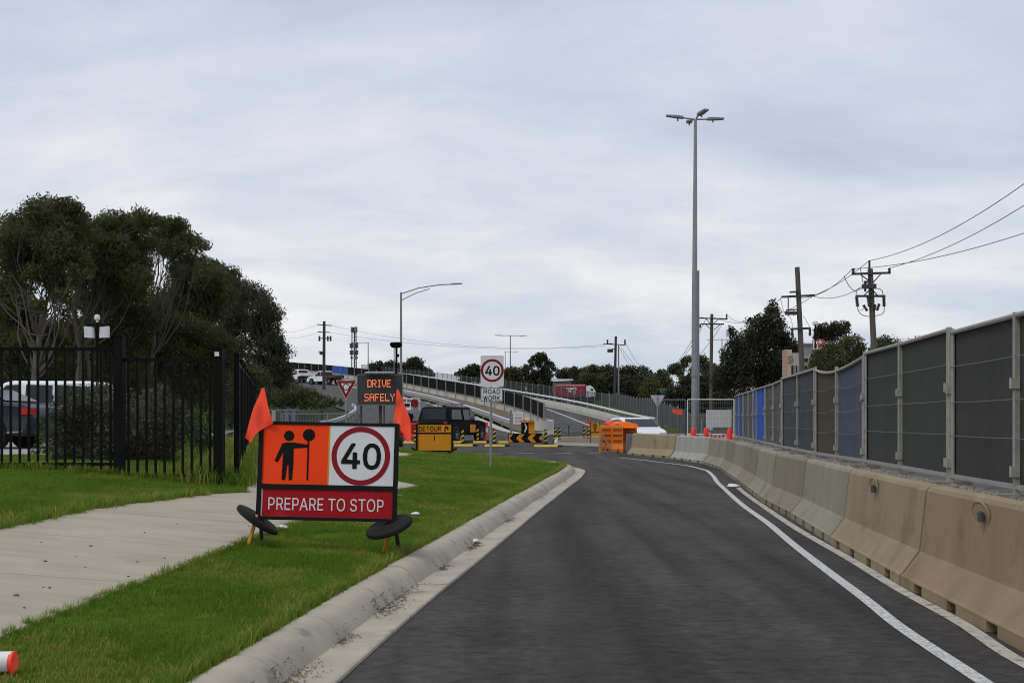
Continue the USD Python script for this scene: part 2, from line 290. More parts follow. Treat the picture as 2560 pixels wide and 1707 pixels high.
for k, c in {'charcoal': (.040, .041, .038), 'soot': (.038, .038, .036), 'slate': (.048, .053, .058), 'slate_blue': (.060, .075, .102), 'brown': (.060, .048, .030), 'blue': (.014, .075, .36), 'dull_blue': (.025, .085, .24), 'grey': (.075, .077, .078)}.items():
    mat('cloth_' + k, c, .9, .16, 1.6, stretch=(1, 1, .6), bump=.004, bscale=160, spots=(tuple(np.array(c) * 1.35), .9, .60))
mat('wall_mesh_black', (.008, .008, .008), .9, .12, .6, spec=.08)
mat('paling', (.075, .077, .08), .8, .15, .5)
mat('glass_dark', (.010, .013, .015), .08, .02, 1, spec=.35)
mat('lamp_panel', (.62, .63, .66), .5, .03, 3)
M['led'] = shade('led', {'p': ('emission', {'color': (1.0, .215, .085), 'strength': 1.25})}, [], 'p.emission')
M['screen'] = mat('screen', (.045, .045, .045), .55, .12, 9)
M['pane'] = shade('pane', {'f': ('fresnel', {'IOR': 1.5}), 't': ('transparent_bsdf', {'color': (.45, .5, .5)}), 'g': ('glossy_bsdf', {'roughness': .03}), 'm': ('mix_closure', {})},
                  [('f.fac', 'm.fac'), ('t.BSDF', 'm.closure1'), ('g.BSDF', 'm.closure2')], 'm.closure')
def foliage(name, c0, c1, trans=.25):
    M[name] = shade(name, {'g': ('geometry', {}), 'n': ('noise_texture', {'scale': .9, 'detail': 3.0}), 'a': ('math', {'math_type': 'multiply', 'value2': .5}), 'b': ('math', {'math_type': 'add'}), 'h': ('math', {'math_type': 'multiply', 'value2': .55}),
        'r': ('rgb_ramp', {'ramp': [(.18, c0), (.82, c1)]}), 'd': ('principled_bsdf', {'roughness': .6, 'specular_ior_level': .25}), 't': ('translucent_bsdf', {}), 'm': ('mix_closure', {'fac': trans})},
        [('g.position', 'n.vector'), ('g.random_per_island', 'a.value1'), ('n.fac', 'h.value1'), ('a.value', 'b.value1'), ('h.value', 'b.value2'), ('b.value', 'r.fac'), ('r.color', 'd.base_color'), ('r.color', 't.color'),
         ('d.BSDF', 'm.closure1'), ('t.BSDF', 'm.closure2')], 'm.closure')
foliage('leaf_gum', (.048, .056, .016), (.175, .178, .056), .34)
foliage('leaf_olive', (.044, .052, .016), (.16, .16, .05))
foliage('leaf_dark', (.031, .037, .014), (.11, .115, .045))
foliage('leaf_pine', (.022, .026, .012), (.08, .084, .037))
foliage('leaf_grey', (.042, .043, .026), (.15, .15, .095))
foliage('leaf_bright', (.03, .06, .012), (.10, .17, .04))
foliage('grass_blade', (.092, .175, .011), (.235, .345, .033), .47)
foliage('grass_dry', (.22, .23, .035), (.40, .38, .09), .4)
mat('bark', (.085, .073, .056), .9, .3, 3, stretch=(3, 3, .6))
mat('bark_dark', (.045, .04, .034), .9, .3, 3, stretch=(3, 3, .6))

# ---------------------------------------------------------------- ground, roads, lawn
gx = np.r_[np.linspace(-600, -90, 12), np.linspace(-80, 60, 57), np.linspace(75, 600, 12)]
gyy = np.r_[np.linspace(-60, 70, 14), np.linspace(74, 240, 60), np.linspace(260, 1600, 16)]
XX, YY = np.meshgrid(gx, gyy, indexing='ij'); ZZ = land(XX, YY) - .1
idx = np.arange(XX.size).reshape(XX.shape)
q = np.stack([idx[:-1, :-1], idx[1:, :-1], idx[1:, 1:], idx[:-1, 1:]], -1).reshape(-1, 4)
obj('ground', (np.stack([XX.ravel(), YY.ravel(), ZZ.ravel()], 1), q), M['rough_ground'], smooth=True, kind='structure')
obj('road', sheet(Polygon([(-75, -8), (40, -8), (40, 88), (-75, 88)]), 2.0, land), M['asphalt'], smooth=True, kind='structure')
obj('lawn', sheet(lawn_poly, .5, lawn_z), M['lawn_soil'], smooth=True, kind='structure')
AL = smooth_line([(-16.5, 78), (-13.6, 88), (-13, 100), (-17.5, 118), (-24, 140), (-33, 166), (-52, 210), (-72, 250)], 2)
AR = smooth_line([(1.6, 78), (-.2, 84.6), (-3.1, 100), (-8, 119), (-12.3, 133), (-17.6, 148), (-25, 168), (-42, 210), (-60, 250)], 2)
WL = smooth_line([(2.5, 85), (1.3, 96), (-2.9, 115), (-7.9, 132), (-13.4, 150), (-24, 178), (-38.6, 210), (-57, 250)], 1.0)
BR = smooth_line([(9.9, 84), (9.2, 88), (6.1, 105), (-.75, 130), (-5.8, 147), (-13, 170), (-30, 212), (-48, 250)], 1.0)
def between(a, b): return Polygon(list(map(tuple, a)) + list(map(tuple, b[::-1]))).buffer(0)
obj('ramp_road', sheet(between(AL, AR), 2.0, lambda x, y: land(x, y) + .012), M['asphalt_ramp'], smooth=True, kind='structure')
obj('ramp_road', sheet(between(WL + (.55, 0), BR), 2.0, lambda x, y: land(x, y) + .016), M['asphalt_ramp'], smooth=True, kind='structure')
def bank(x, y): return land(x, y) + .03 + .30 * np.clip(1 - shapely.distance(shapely.points(x, y), LineString(WL)) / 4.0, 0, 1) * np.clip((y - 88) / 16, 0, 1)
obj('dirt_bank', sheet(between(AR + (.9, 0), WL - (.02, 0)), 1.2, bank), M['dirt'], smooth=True, kind='structure')
# raised gravel terrace behind the concrete barriers
TE = [(3.62, -6), (3.66, 7.1), (3.9, 10), (4.22, 13.4), (4.6, 16.8), (4.95, 19.9), (5.35, 23.5), (5.75, 26.9), (6.4, 33), (6.85, 38), (7.2, 44), (7.6, 50), (8.3, 60), (9.5, 80), (10.5, 83.5)]
TE = smooth_line(TE, .5)
terr = Polygon(list(map(tuple, TE)) + [(40, 83.5), (40, -6)])
def terrace_z(x, y): return   .445 + .05 * (meshkit.fbm(np.stack([x * .9, y * .9, 0 * x], -1), 4, 5) - .5) + .0 * y
tm = MB(); tm.tm(sheet(terr, .7, terrace_z)); a = np.column_stack([TE, terrace_z(TE[:, 0], TE[:, 1])]); b = a.copy(); b[:, 2] = -.05; n = len(a)
tm.add(np.vstack([a, b]), [[i + 1, i, n + i, n + i + 1] for i in range(n - 1)])
obj('gravel_terrace', tm, M['gravel'], kind='structure')

# footpath in slabs
def LP(u, v): p = hit(u, v, 'lawn'); return (p[0], p[1])
near_edge = [LP(*p) for p in ((0, 1601), (162, 1535), (361, 1458), (574, 1373), (765, 1303))]
far_edge = [LP(*p) for p in ((0, 1331), (213, 1282), (438, 1251), (530, 1240))]
x0, y0 = near_edge[0]; near_edge = [(x0 + .1, -2.0)] + near_edge
tip = LP(1010, 1242); ramp_tip = LP(1022, 1139)
far_edge = [(far_edge[0][0] - .5, -2.0), (far_edge[0][0] - .2, 5.0)] + far_edge
cA, cB = LP(617, 1235), LP(627, 1168)
branch = [(tip[0] - .5, tip[1] - .55), tip, (tip[0] - .35, tip[1] + .35), (cA[0] + 1.9, cA[1] + 4), (cB[0] + 2.1, cB[1]), (ramp_tip[0] - .9, ramp_tip[1] - 3.2), (ramp_tip[0], ramp_tip[1] - .4), (ramp_tip[0] + .05, ramp_tip[1] + 1.0), (cB[0] - 1.2, ramp_tip[1] + 3.0), cB, cA]
path_poly = Polygon(near_edge + branch + far_edge[::-1]).buffer(0)
foot = thing('footpath', None, None, kind='structure')
cuts = [-2] + [4.1 + 2.05 * i for i in range(8)] + [22.5, 26, 30, 34, 38, 50]
for a_, b_ in zip(cuts[:-1], cuts[1:]):
    sk = .22 if b_ < 21 else 0
    c = path_poly.intersection(Polygon([(-30, a_ + .006 + sk * -8), (5, a_ + .006 + sk * 2), (5, b_ - .006 + sk * 2), (-30, b_ - .006 + sk * -8)]))
    for g in getattr(c, 'geoms', [c]):
        if g.area > .05:
            top = sheet(g, .45, lambda x, y: lawn_z(x, y) + .022); mb = MB().tm(top)
            ring = np.array(g.exterior.segmentize(.45).coords); z = lawn_z(ring[:, 0], ring[:, 1]); k = len(ring)
            mb.add(np.vstack([np.column_stack([ring, z + .022]), np.column_stack([ring, z - .04])]), [[i, i + 1, k + i + 1, k + i] for i in range(k - 1)])
            obj('slab', mb, M['path_concrete'], foot)
mat('joint_dirt', (.10, .085, .06), .95, .3, 5)
obj('joint_filling', sheet(path_poly.buffer(-.03), .5, lambda x, y: lawn_z(x, y) + .010), M['joint_dirt'], foot)

# kerb and channel in stones
kb = thing('kerb', None, None, kind='structure')
KP = [(-.55, -.03), (-.55, .128), (-.53, .152), (-.48, .166), (-.42, .165), (-.37, .152), (-.33, .128), (-.298, .094), (-.272, .055), (-.255, .020), (-.15, .016), (-.05, .022), (-.012, .026), (0.0, .020), (0.0, -.05)]
es = smooth_line(EDGE, .12); d = np.r_[0, np.cumsum(np.linalg.norm(np.diff(es, axis=0), axis=1))]
STEP, GAP = 1.27, .010
starts = np.arange(0, 62, STEP)
for i, s0 in enumerate(starts):
    t = np.linspace(s0 + GAP / 2, s0 + STEP - GAP / 2, 8); p = np.stack([np.interp(t, d, es[:, 0]), np.interp(t, d, es[:, 1])], 1)
    drop = RNG.uniform(-.003, .003)
    mb = MB().sweep(KP, np.column_stack([p, land(p[:, 0], p[:, 1]) + drop]))
    for e in (0, 7):
        n = len(KP); c = mb.v[0][e * n:(e + 1) * n]; lo = c - (0, 0, .2); lo[:, 2] = c[:, 2].min(); mb.add(np.vstack([c, lo]), [[j, j + 1, n + j + 1, n + j] for j in range(n - 1)])
    obj('kerb_stone', mb, M['kerb_concrete'], kb, smooth=32)
obj('joint_filling', MB().sweep([(a_, b_ - .006) for a_, b_ in KP[1:-1]], np.column_stack([es, land(es[:, 0], es[:, 1])])), M['joint_dirt'], kb)

# painted lines
Z8 = lambda x, y: (1550 + x * .4509, 1000 + y * .4509)
wl = [hit(*Z8(*p))[:2] for p in ((2015, 1568), (1560, 1268), (1370, 1113), (1130, 932), (960, 800), (830, 690), (690, 590), (590, 503), (540, 455), (508, 412), (462, 385), (400, 369), (230, 345), (100, 330), (0, 320))]
wl = smooth_line([(wl[0][0] * .86 - .02, 2.0)] + wl, .25)
obj('edge_line', strip(wl, -.047, .047, land, .004), M['line_paint'], kind='structure')
bl = [hit(*Z8(*p))[:2] for p in ((2215, 1450), (1900, 1245), (1560, 1055), (1300, 898), (1000, 725), (800, 593), (690, 515), (640, 470))]
bl = smooth_line([(bl[0][0] - .12, 2.0)] + bl, .25)
obj('edge_line', strip(bl, -.05, .05, land, .004), M['worn_line_paint'], kind='structure')
for a_, b_, c_ in ((760, 940, 65), (1105, 1290, 61), (1460, 1640, 57), (1860, 2045, 56), (2232, 2360, 50)):
    p, q_ = hit(960 + a_ * .2296, 1120 + c_ * .2296), hit(960 + b_ * .2296, 1120 + (c_ - 1) * .2296)
    obj('lane_dash', strip(np.linspace(p[:2], q_[:2], 4), -.09, .09, land, .004), M['line_paint'], kind='structure')
p = np.array([hit(1367, 1023), hit(1410, 1039), hit(1445, 1053), hit(1474, 1064.5)])[:, :2]
obj('edge_line', strip(smooth_line(p, .8), -.09, .09, land, .024), M['line_paint'], kind='structure')

# ---------------------------------------------------------------- concrete barriers
J = [np.array([2.93, 6.3])] + [hit(*p)[:2] for p in ((2249, 1464), (2073, 1358), (1976, 1295), (1906, 1257), (1868, 1226), (1838.6, 1203), (1815, 1186), (1798, 1173), (1757, 1158.5), (1675, 1146), (1567, 1135.5))]
BP = [(0, 0), (0, .085), (.025, .10), (.16, .285), (.215, .775), (.235, .805), (.27, .815), (.35, .815), (.385, .805), (.405, .775), (.46, .285), (.595, .10), (.62, .085), (.62, 0)]
cols = ['rust_tan', 'tan', 'grey', 'brown', 'grey', 'brown', 'grey', 'brown', 'grey', 'pale_grey', 'beige']
look = ['orange tan concrete barrier cut by the right edge, lug near its top', 'tan concrete barrier second from the right edge, lug near its top', 'grey green concrete barrier beside the tan one, third from the right edge',
        'grey brown concrete barrier, fourth from the right edge of the photo', 'pale stained concrete barrier, fifth from the right edge of the photo', 'brown concrete barrier, sixth from the right edge of the photo',
        'grey concrete barrier, seventh from the right edge of the photo', 'brown streaked concrete barrier just before the row bends left, eighth from the right', 'dirty grey concrete barrier, third from the orange plastic barriers',
        'pale grey concrete barrier, second from the orange plastic barriers', 'beige concrete barrier right next to the orange plastic barriers']
BAR = []
for i, (p, q_) in enumerate(zip(J[:-1], J[1:])):
    L = float(np.linalg.norm(q_ - p)) - .05; a_ = math.atan2(q_[1] - p[1], q_[0] - p[0])
    t = thing('concrete_barrier', look[i], 'concrete barrier', (p[0], p[1], float(land(*p)) + .001), a_, 'concrete barriers along the road edge')
    body = m3.Manifold.extrude(m3.CrossSection([np.array(BP[::-1])]), L)
    body = body.transform([[0, 0, 1, .025], [-1, 0, 0, 0], [0, 1, 0, 0]])
    for fx in np.linspace(.14, .86, 4):
        body -= m3.Manifold.cube([.22, 1.0, .095]).translate([fx * L - .11, -.8, -.02])
    for fx in (.3, .7): body -= m3.Manifold.cylinder(.2, .018).rotate([90, 0, 0]).translate([fx * L, .05, .62]) if i > 2 else m3.Manifold()
    if i < 2:
        fx = L * .62 if i == 0 else L * .60
    obj('body', body, M['barrier_' + cols[i]], t)
    if i < 2:
        obj('anchor_disc', MB().lathe([(.10, -.004), (.097, .003), (.090, .003), (.086, -.002), (.0, .002)], (fx - .02, -.194, .69), 24, np.array([[2.0, 0, 0, 0], [0, .11, .99, 0], [0, .99, -.11, 0], [0, 0, 0, 1.0]]) @ np.diag([1, 1, 1, 1.0])), M['barrier_' + cols[i]], t)
        obj('lifting_lug', MB().pipe([(fx - .05, -.175, .695), (fx - .05, -.235, .695)], .012, 8).pipe([(fx - .05, -.185, .70), (fx - .13, -.165, .70), (fx - .135, -.165, .65)], .022, 8), M['pole_dark'], t)
    BAR.append((t, L))
t, L = BAR[-1]
obj('end_plate', MB().bbox(L + .06, L + .14, -.66, .0, .12, .80).bbox(L + .03, L + .06, -.6, -.1, .2, .7), M['dark_galvanised'], t, label='grey steel end plate')
# ---------------------------------------------------------------- screened temporary fence on the terrace (right)
FN = [(5.60, 11.3), (5.87, 14.2), (6.14, 17.1), (6.49, 20.4), (6.76, 23.4), (7.0, 26.3), (7.2, 29.0), (7.62, 32.6), (8.0, 36.2), (8.56, 40.0), (8.9, 42.9), (9.3, 46.4), (9.68, 49.0), (10.0, 51.6), (10.35, 54.6), (10.6, 57.0), (11.1, 60.7)]
FC = [('soot', 'soot'), ('charcoal', 'charcoal'), ('slate_blue', 'brown'), ('slate', 'slate'), ('grey', 'grey'), ('blue', 'blue'), ('grey', 'grey'), ('dull_blue', 'dull_blue')]
FL = ['tall black screened fence panel at the right edge of the photo', 'charcoal screened fence panel, second from the right edge', 'sagging fence panel with one brown and one slate blue screen', 'dark slate screened fence panel left of the sagging brown one',
      'grey screened fence panel right of the bright blue one', 'bright blue screened fence panel far along the row', 'grey screened fence panel between the two blue ones', 'dull blue screened fence panel at the far end of the row']
for i in range(8):
    a, m_, b = (np.array(FN[2 * i + k]) for k in (0, 1, 2)); sag = i == 2
    zb = .47; top = zb + (2.12 if i < 4 else 2.08) + (.05 if i == 1 else 0)
    t = thing('screened_fence', FL[i], 'fence panel', (m_[0], m_[1], zb), 0, 'screened fence panels on the terrace')
    ax = (b - a) / np.linalg.norm(b - a); a2, b2 = a + ax * .05 - m_, b - ax * .05 - m_; mid = np.zeros(2); nx = np.array([-ax[1], ax[0]])      # towards the road
    hgt = top - zb; W = lambda p, z, o=0.0: (p[0] + nx[0] * o, p[1] + nx[1] * o, z)
    sg = .10 if sag else 0.0
    pw = .062 if i < 3 else .05
    for p in (a2, mid, b2):
        h = hgt - (sg if p is mid and sag else 0) + .015
        obj('mid_post' if p is mid else 'post', MB().bar(W(p, -.03), W(p, h), pw), M['old_galvanised'], t)
    ta, tmid, tb = hgt - .02, hgt - .02 - sg * 1.6, hgt - .02 - sg * .3
    rl = [W(a2 * (1 - s) + mid * s, ta + (tmid - ta) * s - .35 * sg * 4 * s * (1 - s) * .5) for s in np.linspace(0, 1, 6)] + [W(mid * (1 - s) + b2 * s, tmid + (tb - tmid) * s - sg * 2.2 * s * (1 - s)) for s in np.linspace(0, 1, 6)[1:]]
    obj('top_rail', MB().pipe([(x, y, z) for x, y, z in rl], .032, 8), M['old_galvanised'], t, smooth=40)
    obj('bottom_rail', MB().bar(W(a2, .10), W(b2, .10), .045), M['old_galvanised'], t)
    for k, (p, q_) in enumerate(((a2, mid), (mid, b2))):
        n1, n2 = 15, 11; sgrid, zgrid = np.meshgrid(np.linspace(0, 1, n1), np.linspace(0, 1, n2), indexing='ij')
        P = p[None, None] * (1 - sgrid[..., None]) + q_[None, None] * sgrid[..., None]
        tz = np.interp(sgrid, [0, 1], [ta, tmid] if k == 0 else [tmid, tb]); z = .13 + (tz - .13) * zgrid
        if sag: z = z - 1.6 * sg * sgrid * (1 - sgrid) * zgrid
        o = -.035 + .075 * (meshkit.fbm(np.stack([sgrid * 5 + i * 7 + k * 3, zgrid * 4, 0 * z], -1), 3, 3) - .5) * np.sin(np.pi * sgrid) * np.sin(np.pi * zgrid)
        v = np.stack([P[..., 0] + nx[0] * o, P[..., 1] + nx[1] * o, z], -1).reshape(-1, 3); ii = np.arange(n1 * n2).reshape(n1, n2)
        col = FC[i][k]
        obj('shade_cloth', (v, np.stack([ii[:-1, :-1], ii[1:, :-1], ii[1:, 1:], ii[:-1, 1:]], -1).reshape(-1, 4)), M['cloth_' + col], t, smooth=True, label={'brown': 'brown sagging screen', 'slate_blue': 'slate blue screen'}.get(col) if i == 2 else None)
        for fz in (.27, .50, .75) if i < 5 else (.5,):
            w = [W(p * (1 - s) + q_ * s, .13 + (hgt - .13) * fz - (.05 if sag else .006) * math.sin(math.pi * s) + (.0 if not sag else -.06 * s), .022) for s in np.linspace(.01, .99, 7)]
            obj('wire', MB().pipe(w, .0045, 5, cap=False), M['dark_galvanised'], t)
    for p in (a2, mid, b2):
        for fz in (.10, .585) if i < 5 else (.5,):
            obj('clamp', MB().box(W(p, fz * hgt + .07, .02), (.095, .095, .125), math.atan2(ax[1], ax[0])), M['old_galvanised'], t)
    if i in (0, 1, 2, 3):
        e = b2 - ax * .075
        obj('joint_plate', MB().bar(W(e, .0, .0), W(e, hgt + .03, .0), .11 if i < 2 else .09, .02), M['old_galvanised'], t)
    obj('foot', MB().box((b2[0], b2[1], -.012), (.5, .26, .08)).box((a2[0], a2[1], -.013), (.5, .22, .078)).box((0, 0, -.014), (.4, .2, .07)), M['gravel'], t)

# ---------------------------------------------------------------- black steel fence (left)
C0 = hit(548, 1213, 'lawn'); C1 = hit(299, 1192, 'lawn'); C1[1] = C0[1] + .15; C1[0] = (299 - U0) / F * C1[1]; C2 = np.array([C1[0] - 3.2, C1[1] + .1, 0])
def zat(v, y): return H - (v - V0) / F * y
def steel_fence(label, p, q_, zt, zb, zlow, posts, spacing=.125, follow=False):
    L = np.linalg.norm(q_[:2] - p[:2]); ux = (q_[:2] - p[:2]) / L; t = thing('steel_fence', label, 'fence', (p[0], p[1], 0), math.atan2(ux[1], ux[0]), None)
    if follow: f0, f1 = 0.0, float(lawn_z(q_[0], q_[1]) - lawn_z(p[0], p[1]))
    else: f0 = f1 = 0.0
    dz = lambda s: f1 * s / L
    k = int(L / spacing)
    for i in range(1, k): s = i * L / k; obj('bar', MB().bar((s, 0, zlow + dz(s)), (s, 0, zt + dz(s) + .01), .029), M['black_steel'], t)
    for z in (zt - .02, zb): obj('rail', MB().bar((0, 0, z), (L, 0, z + dz(L)), .042, .045), M['black_steel'], t)
    for s, h, w in posts: obj('post', MB().bar((s, 0, zlow - .15 + dz(s)), (s, 0, h + dz(s)), w).bar((s, 0, h + dz(s)), (s, 0, h + dz(s) + .012), w + .012), M['black_steel'], t)
    return t
yF = C0[1]
steel_fence('black steel bar fence section on the lawn at the left edge of the photo', C2, C1, zat(867, yF), zat(1161, yF), zat(1174, yF), [(0.0, zat(850, yF), .06)])
t = steel_fence('black steel bar fence section between the two thick black posts on the lawn', C1, C0, zat(895, yF), zat(1190, yF), zat(1205, yF), [(0.0, zat(840, yF), .125), (float(np.linalg.norm((C0 - C1)[:2])), zat(871, yF), .125)])
L = float(np.linalg.norm((C0 - C1)[:2]))
obj('reflector', MB().bbox(L - .04, L + .022, -.075, -.066, zat(891, yF), zat(880, yF)), M['sign_white'], t)
S0 = C0 + (.16, .35, 0); S1 = np.array([-7.9, 37.5, 0.0])
ps = [(s, zat(896, yF) + .08, .07) for s in np.arange(0, 21, 2.45)]
steel_fence('black steel bar fence running away beside the narrow footpath', S0, S1, zat(899, yF), zat(1185, yF), zat(1205, yF), ps, .125, True)

# ---------------------------------------------------------------- the big roadwork sign
k = 10.75 / F * .3317                                               # metres per pixel of the enlarged view
YS = 10.75
def loc2(x, y):                                                      # enlarged view -> sign plane (x, z), roll taken out
    a = math.radians(-1.15); dx, dy = x - 770, y - 1210; return ((dx * math.cos(a) - dy * math.sin(a)) * k, -(dx * math.sin(a) + dy * math.cos(a)) * k)
zs0 = zat(900 + 1210 * .3317, YS); xs0 = (560 + 770 * .3317 - U0) / F * YS
sg = UsdGeom.Xform.Define(stage, '/World/' + numbered('roadwork_sign')); sg.AddTranslateOp().Set(Gf.Vec3d(xs0, YS, zs0)); sg.AddRotateXYZOp().Set(Gf.Vec3f(-5.0, 1.15, -1.0)); sg = sg.GetPrim()
tag(sg, 'black framed roadwork sign reading PREPARE TO STOP with orange flags on the grass', 'road sign')
hw, ht = .602, .868
fr = MB()
for p, q_ in (((-hw, 0, .0), (-hw, 0, ht)), ((hw, 0, .0), (hw, 0, ht)),): fr.bar(p, q_, .032, .04)
for z, w in ((ht - .012, .026), (.014, .028)): fr.bar((-hw + .0, .002, z), (hw - .0, .002, z), w, w)
fr.bar((-hw, .001, .293), (hw, .001, .293), .03, .04)
obj('frame', fr, M['black_paint'], sg)
obj('backing', MB().bbox(-hw + .01, hw - .01, .008, .016, .01, ht - .01), M['sign_back'], sg)
pz0, pz1 = .316, ht - .026
xm = .004
po = obj('person_panel', MB().bbox(-hw + .016, xm - .004, -.004, .004, pz0, pz1), M['sign_orange'], sg)
pt = lambda *a: Polygon([loc2(*p) for p in a])
cir = lambda x, y, r: Point(*loc2(x, y)).buffer(r * k, 24)
sym = [cir(480, 568, 39), cir(631, 562, 46), pt((428, 628), (455, 619), (520, 619), (632, 637), (632, 657), (516, 664), (516, 785), (508, 903), (482, 903), (478, 790), (470, 788), (456, 902), (428, 901), (432, 785), (438, 690), (398, 769), (372, 757)),
       pt((621, 590), (634, 590), (630, 906), (617, 906))]
from shapely.ops import unary_union
mb = MB(); mb.prism(unary_union(sym), .002, face_at(-.0045)); obj('traffic_controller_symbol', mb, M['sign_black'], sg)
wp = obj('speed_panel', MB().bbox(xm + .004, hw - .016, -.004, .004, pz0, pz1), M['sign_white'], sg)
c = Point(*loc2(1026, 722)); obj('speed_ring', MB().prism(c.buffer(222 * k, 48).difference(c.buffer(183 * k, 48)), .002, face_at(-.0045)), M['ring_red'], sg)
cx, cz = loc2(1027, 815); obj('lettering', text_on('40', 184 * k, 300 * k, cx, cz, -.0045), M['sign_black'], sg)
obj('panel_edge', MB().bbox(xm - .006, xm + .006, -.006, .0, pz0, pz1), M['sign_yellow'], sg)
obj('message_panel', MB().bbox(-hw + .032, hw - .016, -.004, .004, .03, .276), M['sign_red'], sg)
obj('panel_edge', MB().bbox(-hw + .016, -hw + .032, -.003, .003, .03, .276), M['sign_white'], sg)
cx, cz = loc2(766, 1134); obj('lettering', text_on('PREPARE TO STOP', 92 * k, 872 * k, cx, cz, -.0045, False), M['sign_white'], sg)
WT = [(0, .016), (.05, .016), (.06, .025), (.19, .026), (.209, .018), (.215, 0), (.209, -.018), (.19, -.026), (.06, -.025), (.05, -.016), (0, -.016)]
def orient(nrm):
    n_ = np.asarray(nrm, float); n_ /= np.linalg.norm(n_); a = np.cross(n_, [0, 1, .1]); a /= np.linalg.norm(a); R = np.eye(4); R[:3, 0] = a; R[:3, 1] = np.cross(n_, a); R[:3, 2] = n_; return R
for s, c_, nr in ((-1, (-hw - .0, -.02, -.005), (.56, -.035, .83)), (1, (hw - .04, -.03, -.04), (-.30, -.36, .88))):
    obj('rubber_weight', MB().lathe(WT, c_, 24, orient(nr)), M['rubber'], sg, smooth=40)
for (u, v), x, col in (((621.5, 1363), -hw - .01, 'leg_yellow'), ((655, 1348), -hw + .02, 'leg_dark'), ((956.5, 1381.5), hw - .005, 'leg_yellow'), ((1000, 1366), hw, 'leg_dark')):
    p = hit(u, v, 'lawn'); obj('leg', MB().bar((x, .0, .04), (p[0] - xs0, p[1] - YS, p[2] - zs0 - .03), .034, .026), M[col], sg)
def cloth(poly, step, amp, seed, y0=-.03):
    m = sheet(poly, step, lambda x, y: 0 * x); v = m.vertices; n_ = meshkit.fbm(np.stack([v[:, 0] * 11, v[:, 1] * 3.2, 0 * v[:, 0]], -1), 3, seed) - .5
    fold = np.sin(v[:, 0] * 38 + v[:, 1] * 9 + seed) * .019
    w = np.stack([v[:, 0], y0 + amp * n_ + fold, v[:, 1]], 1); b = w.copy(); b[:, 1] += .002; f = m.faces
    return np.vstack([w, b]), np.vstack([f, f[:, ::-1] + len(w)])
obj('flag', cloth(pt((262, 205), (288, 204), (318, 330), (366, 478), (330, 492), (280, 520), (235, 560), (188, 622), (147, 582), (165, 500), (205, 380)), .022, .12, 3), M['flag_orange'], sg, smooth=True)
obj('flag', cloth(pt((1290, 212), (1302, 210), (1352, 330), (1396, 440), (1402, 520), (1405, 610), (1372, 612), (1345, 548), (1300, 505), (1290, 470), (1262, 462), (1272, 400), (1285, 330)), .02, .14, 5, .03), M['flag_orange'], sg, smooth=True)
obj('flag_stick', MB().pipe([(-hw, .012, ht - .1), (*[loc2(277, 204)[0]], .012, loc2(277, 204)[1])], .008, 6), M['leg_yellow'], sg)
obj('flag_stick', MB().pipe([(hw, .03, ht - .12), (loc2(1296, 210)[0], .055, loc2(1296, 210)[1])], .008, 6), M['leg_yellow'], sg)

# ---------------------------------------------------------------- speed sign on its post
b0 = hit(1228, 1173, 'lawn'); kk = b0[1] / F
t = thing('speed_sign', 'white 40 speed sign with ROAD WORK plate on a grey post in the grass', 'road sign', b0)
lx = lambda u: (u - 1231) * kk; lz = lambda v: zat(v, b0[1]) - b0[2]
def rounded(x0, x1, z0, z1, r): return shapely.box(x0 + r, z0 + r, x1 - r, z1 - r).buffer(r, 6)
obj('post', MB().pipe([(-.02, .03, -.1), (.012, .03, lz(890))], .026, 12), M['galvanised'], t, smooth=40)
obj('speed_panel', MB().prism(rounded(lx(1204.5), lx(1262.5), lz(966), lz(888.5), .03), .006, face_at(0)), M['sign_white'], t)
c = Point(lx(1233.5), lz(926)); obj('speed_ring', MB().prism(c.buffer(28.6 * kk, 32).difference(c.buffer(22.8 * kk, 32)), .002, face_at(-.0065)), M['ring_red'], t)
obj('lettering', text_on('40', 22.5 * kk, 36.5 * kk, lx(1234), lz(937.5), -.0065), M['sign_black'], t)
obj('plate', MB().prism(rounded(lx(1204.5), lx(1260), lz(1004), lz(968), .008), .006, face_at(0)), M['sign_white'], t)
z0, z1 = lz(1003.3), lz(968.7); x0, x1 = lx(1205), lx(1259.5)
obj('plate_border', MB().prism(shapely.box(x0, z0, x1, z1).difference(shapely.box(x0 + .011, z0 + .011, x1 - .011, z1 - .011)), .002, face_at(-.0062)), M['sign_black'], t)
obj('lettering', stroke_text('ROAD', 11 * kk, 42 * kk, lx(1232.5), lz(984), -.0065), M['sign_black'], t)
obj('lettering', stroke_text('WORK', 11 * kk, 43 * kk, lx(1232.5), lz(1000.3), -.0065), M['sign_black'], t)

# ---------------------------------------------------------------- detour sign
b0 = hit(1086, 1134, 'lawn'); kk = b0[1] / F
t = thing('detour_sign', 'yellow DETOUR sign in a black frame at the far edge of the grass', 'road sign', b0)
lx = lambda u: (u - 1086) * kk; lz = lambda v: zat(v, b0[1]) - b0[2]
x0, x1, z0, z1 = lx(1042), lx(1130.5), lz(1127.5), lz(1060)
obj('panel', MB().bbox(x0 + .02, x1 - .02, -.005, .005, z0 + .02, lz(1084.3)), M['sign_yellow'], t); obj('panel', MB().bbox(x0 + .02, x1 - .02, -.005, .005, lz(1081), z1 - .012), M['sign_yellow'], t)
f = MB()
for x in (x0, x1): f.bbox(x - .028, x + .028, -.03, .03, z0 - .01, z1 + .01)
f.bbox(x0 + .028, x1 - .028, -.012, .02, z0 - .02, z0 + .02); f.bbox(x0 + .028, x1 - .028, -.012, .02, lz(1084.3), lz(1081)); f.bbox(x0 + .028, x1 - .028, -.012, .02, z1 - .012, z1 + .012); f.bbox(-.01, .01, -.010, -.004, lz(1101), lz(1089))
obj('frame', f, M['black_paint'], t)
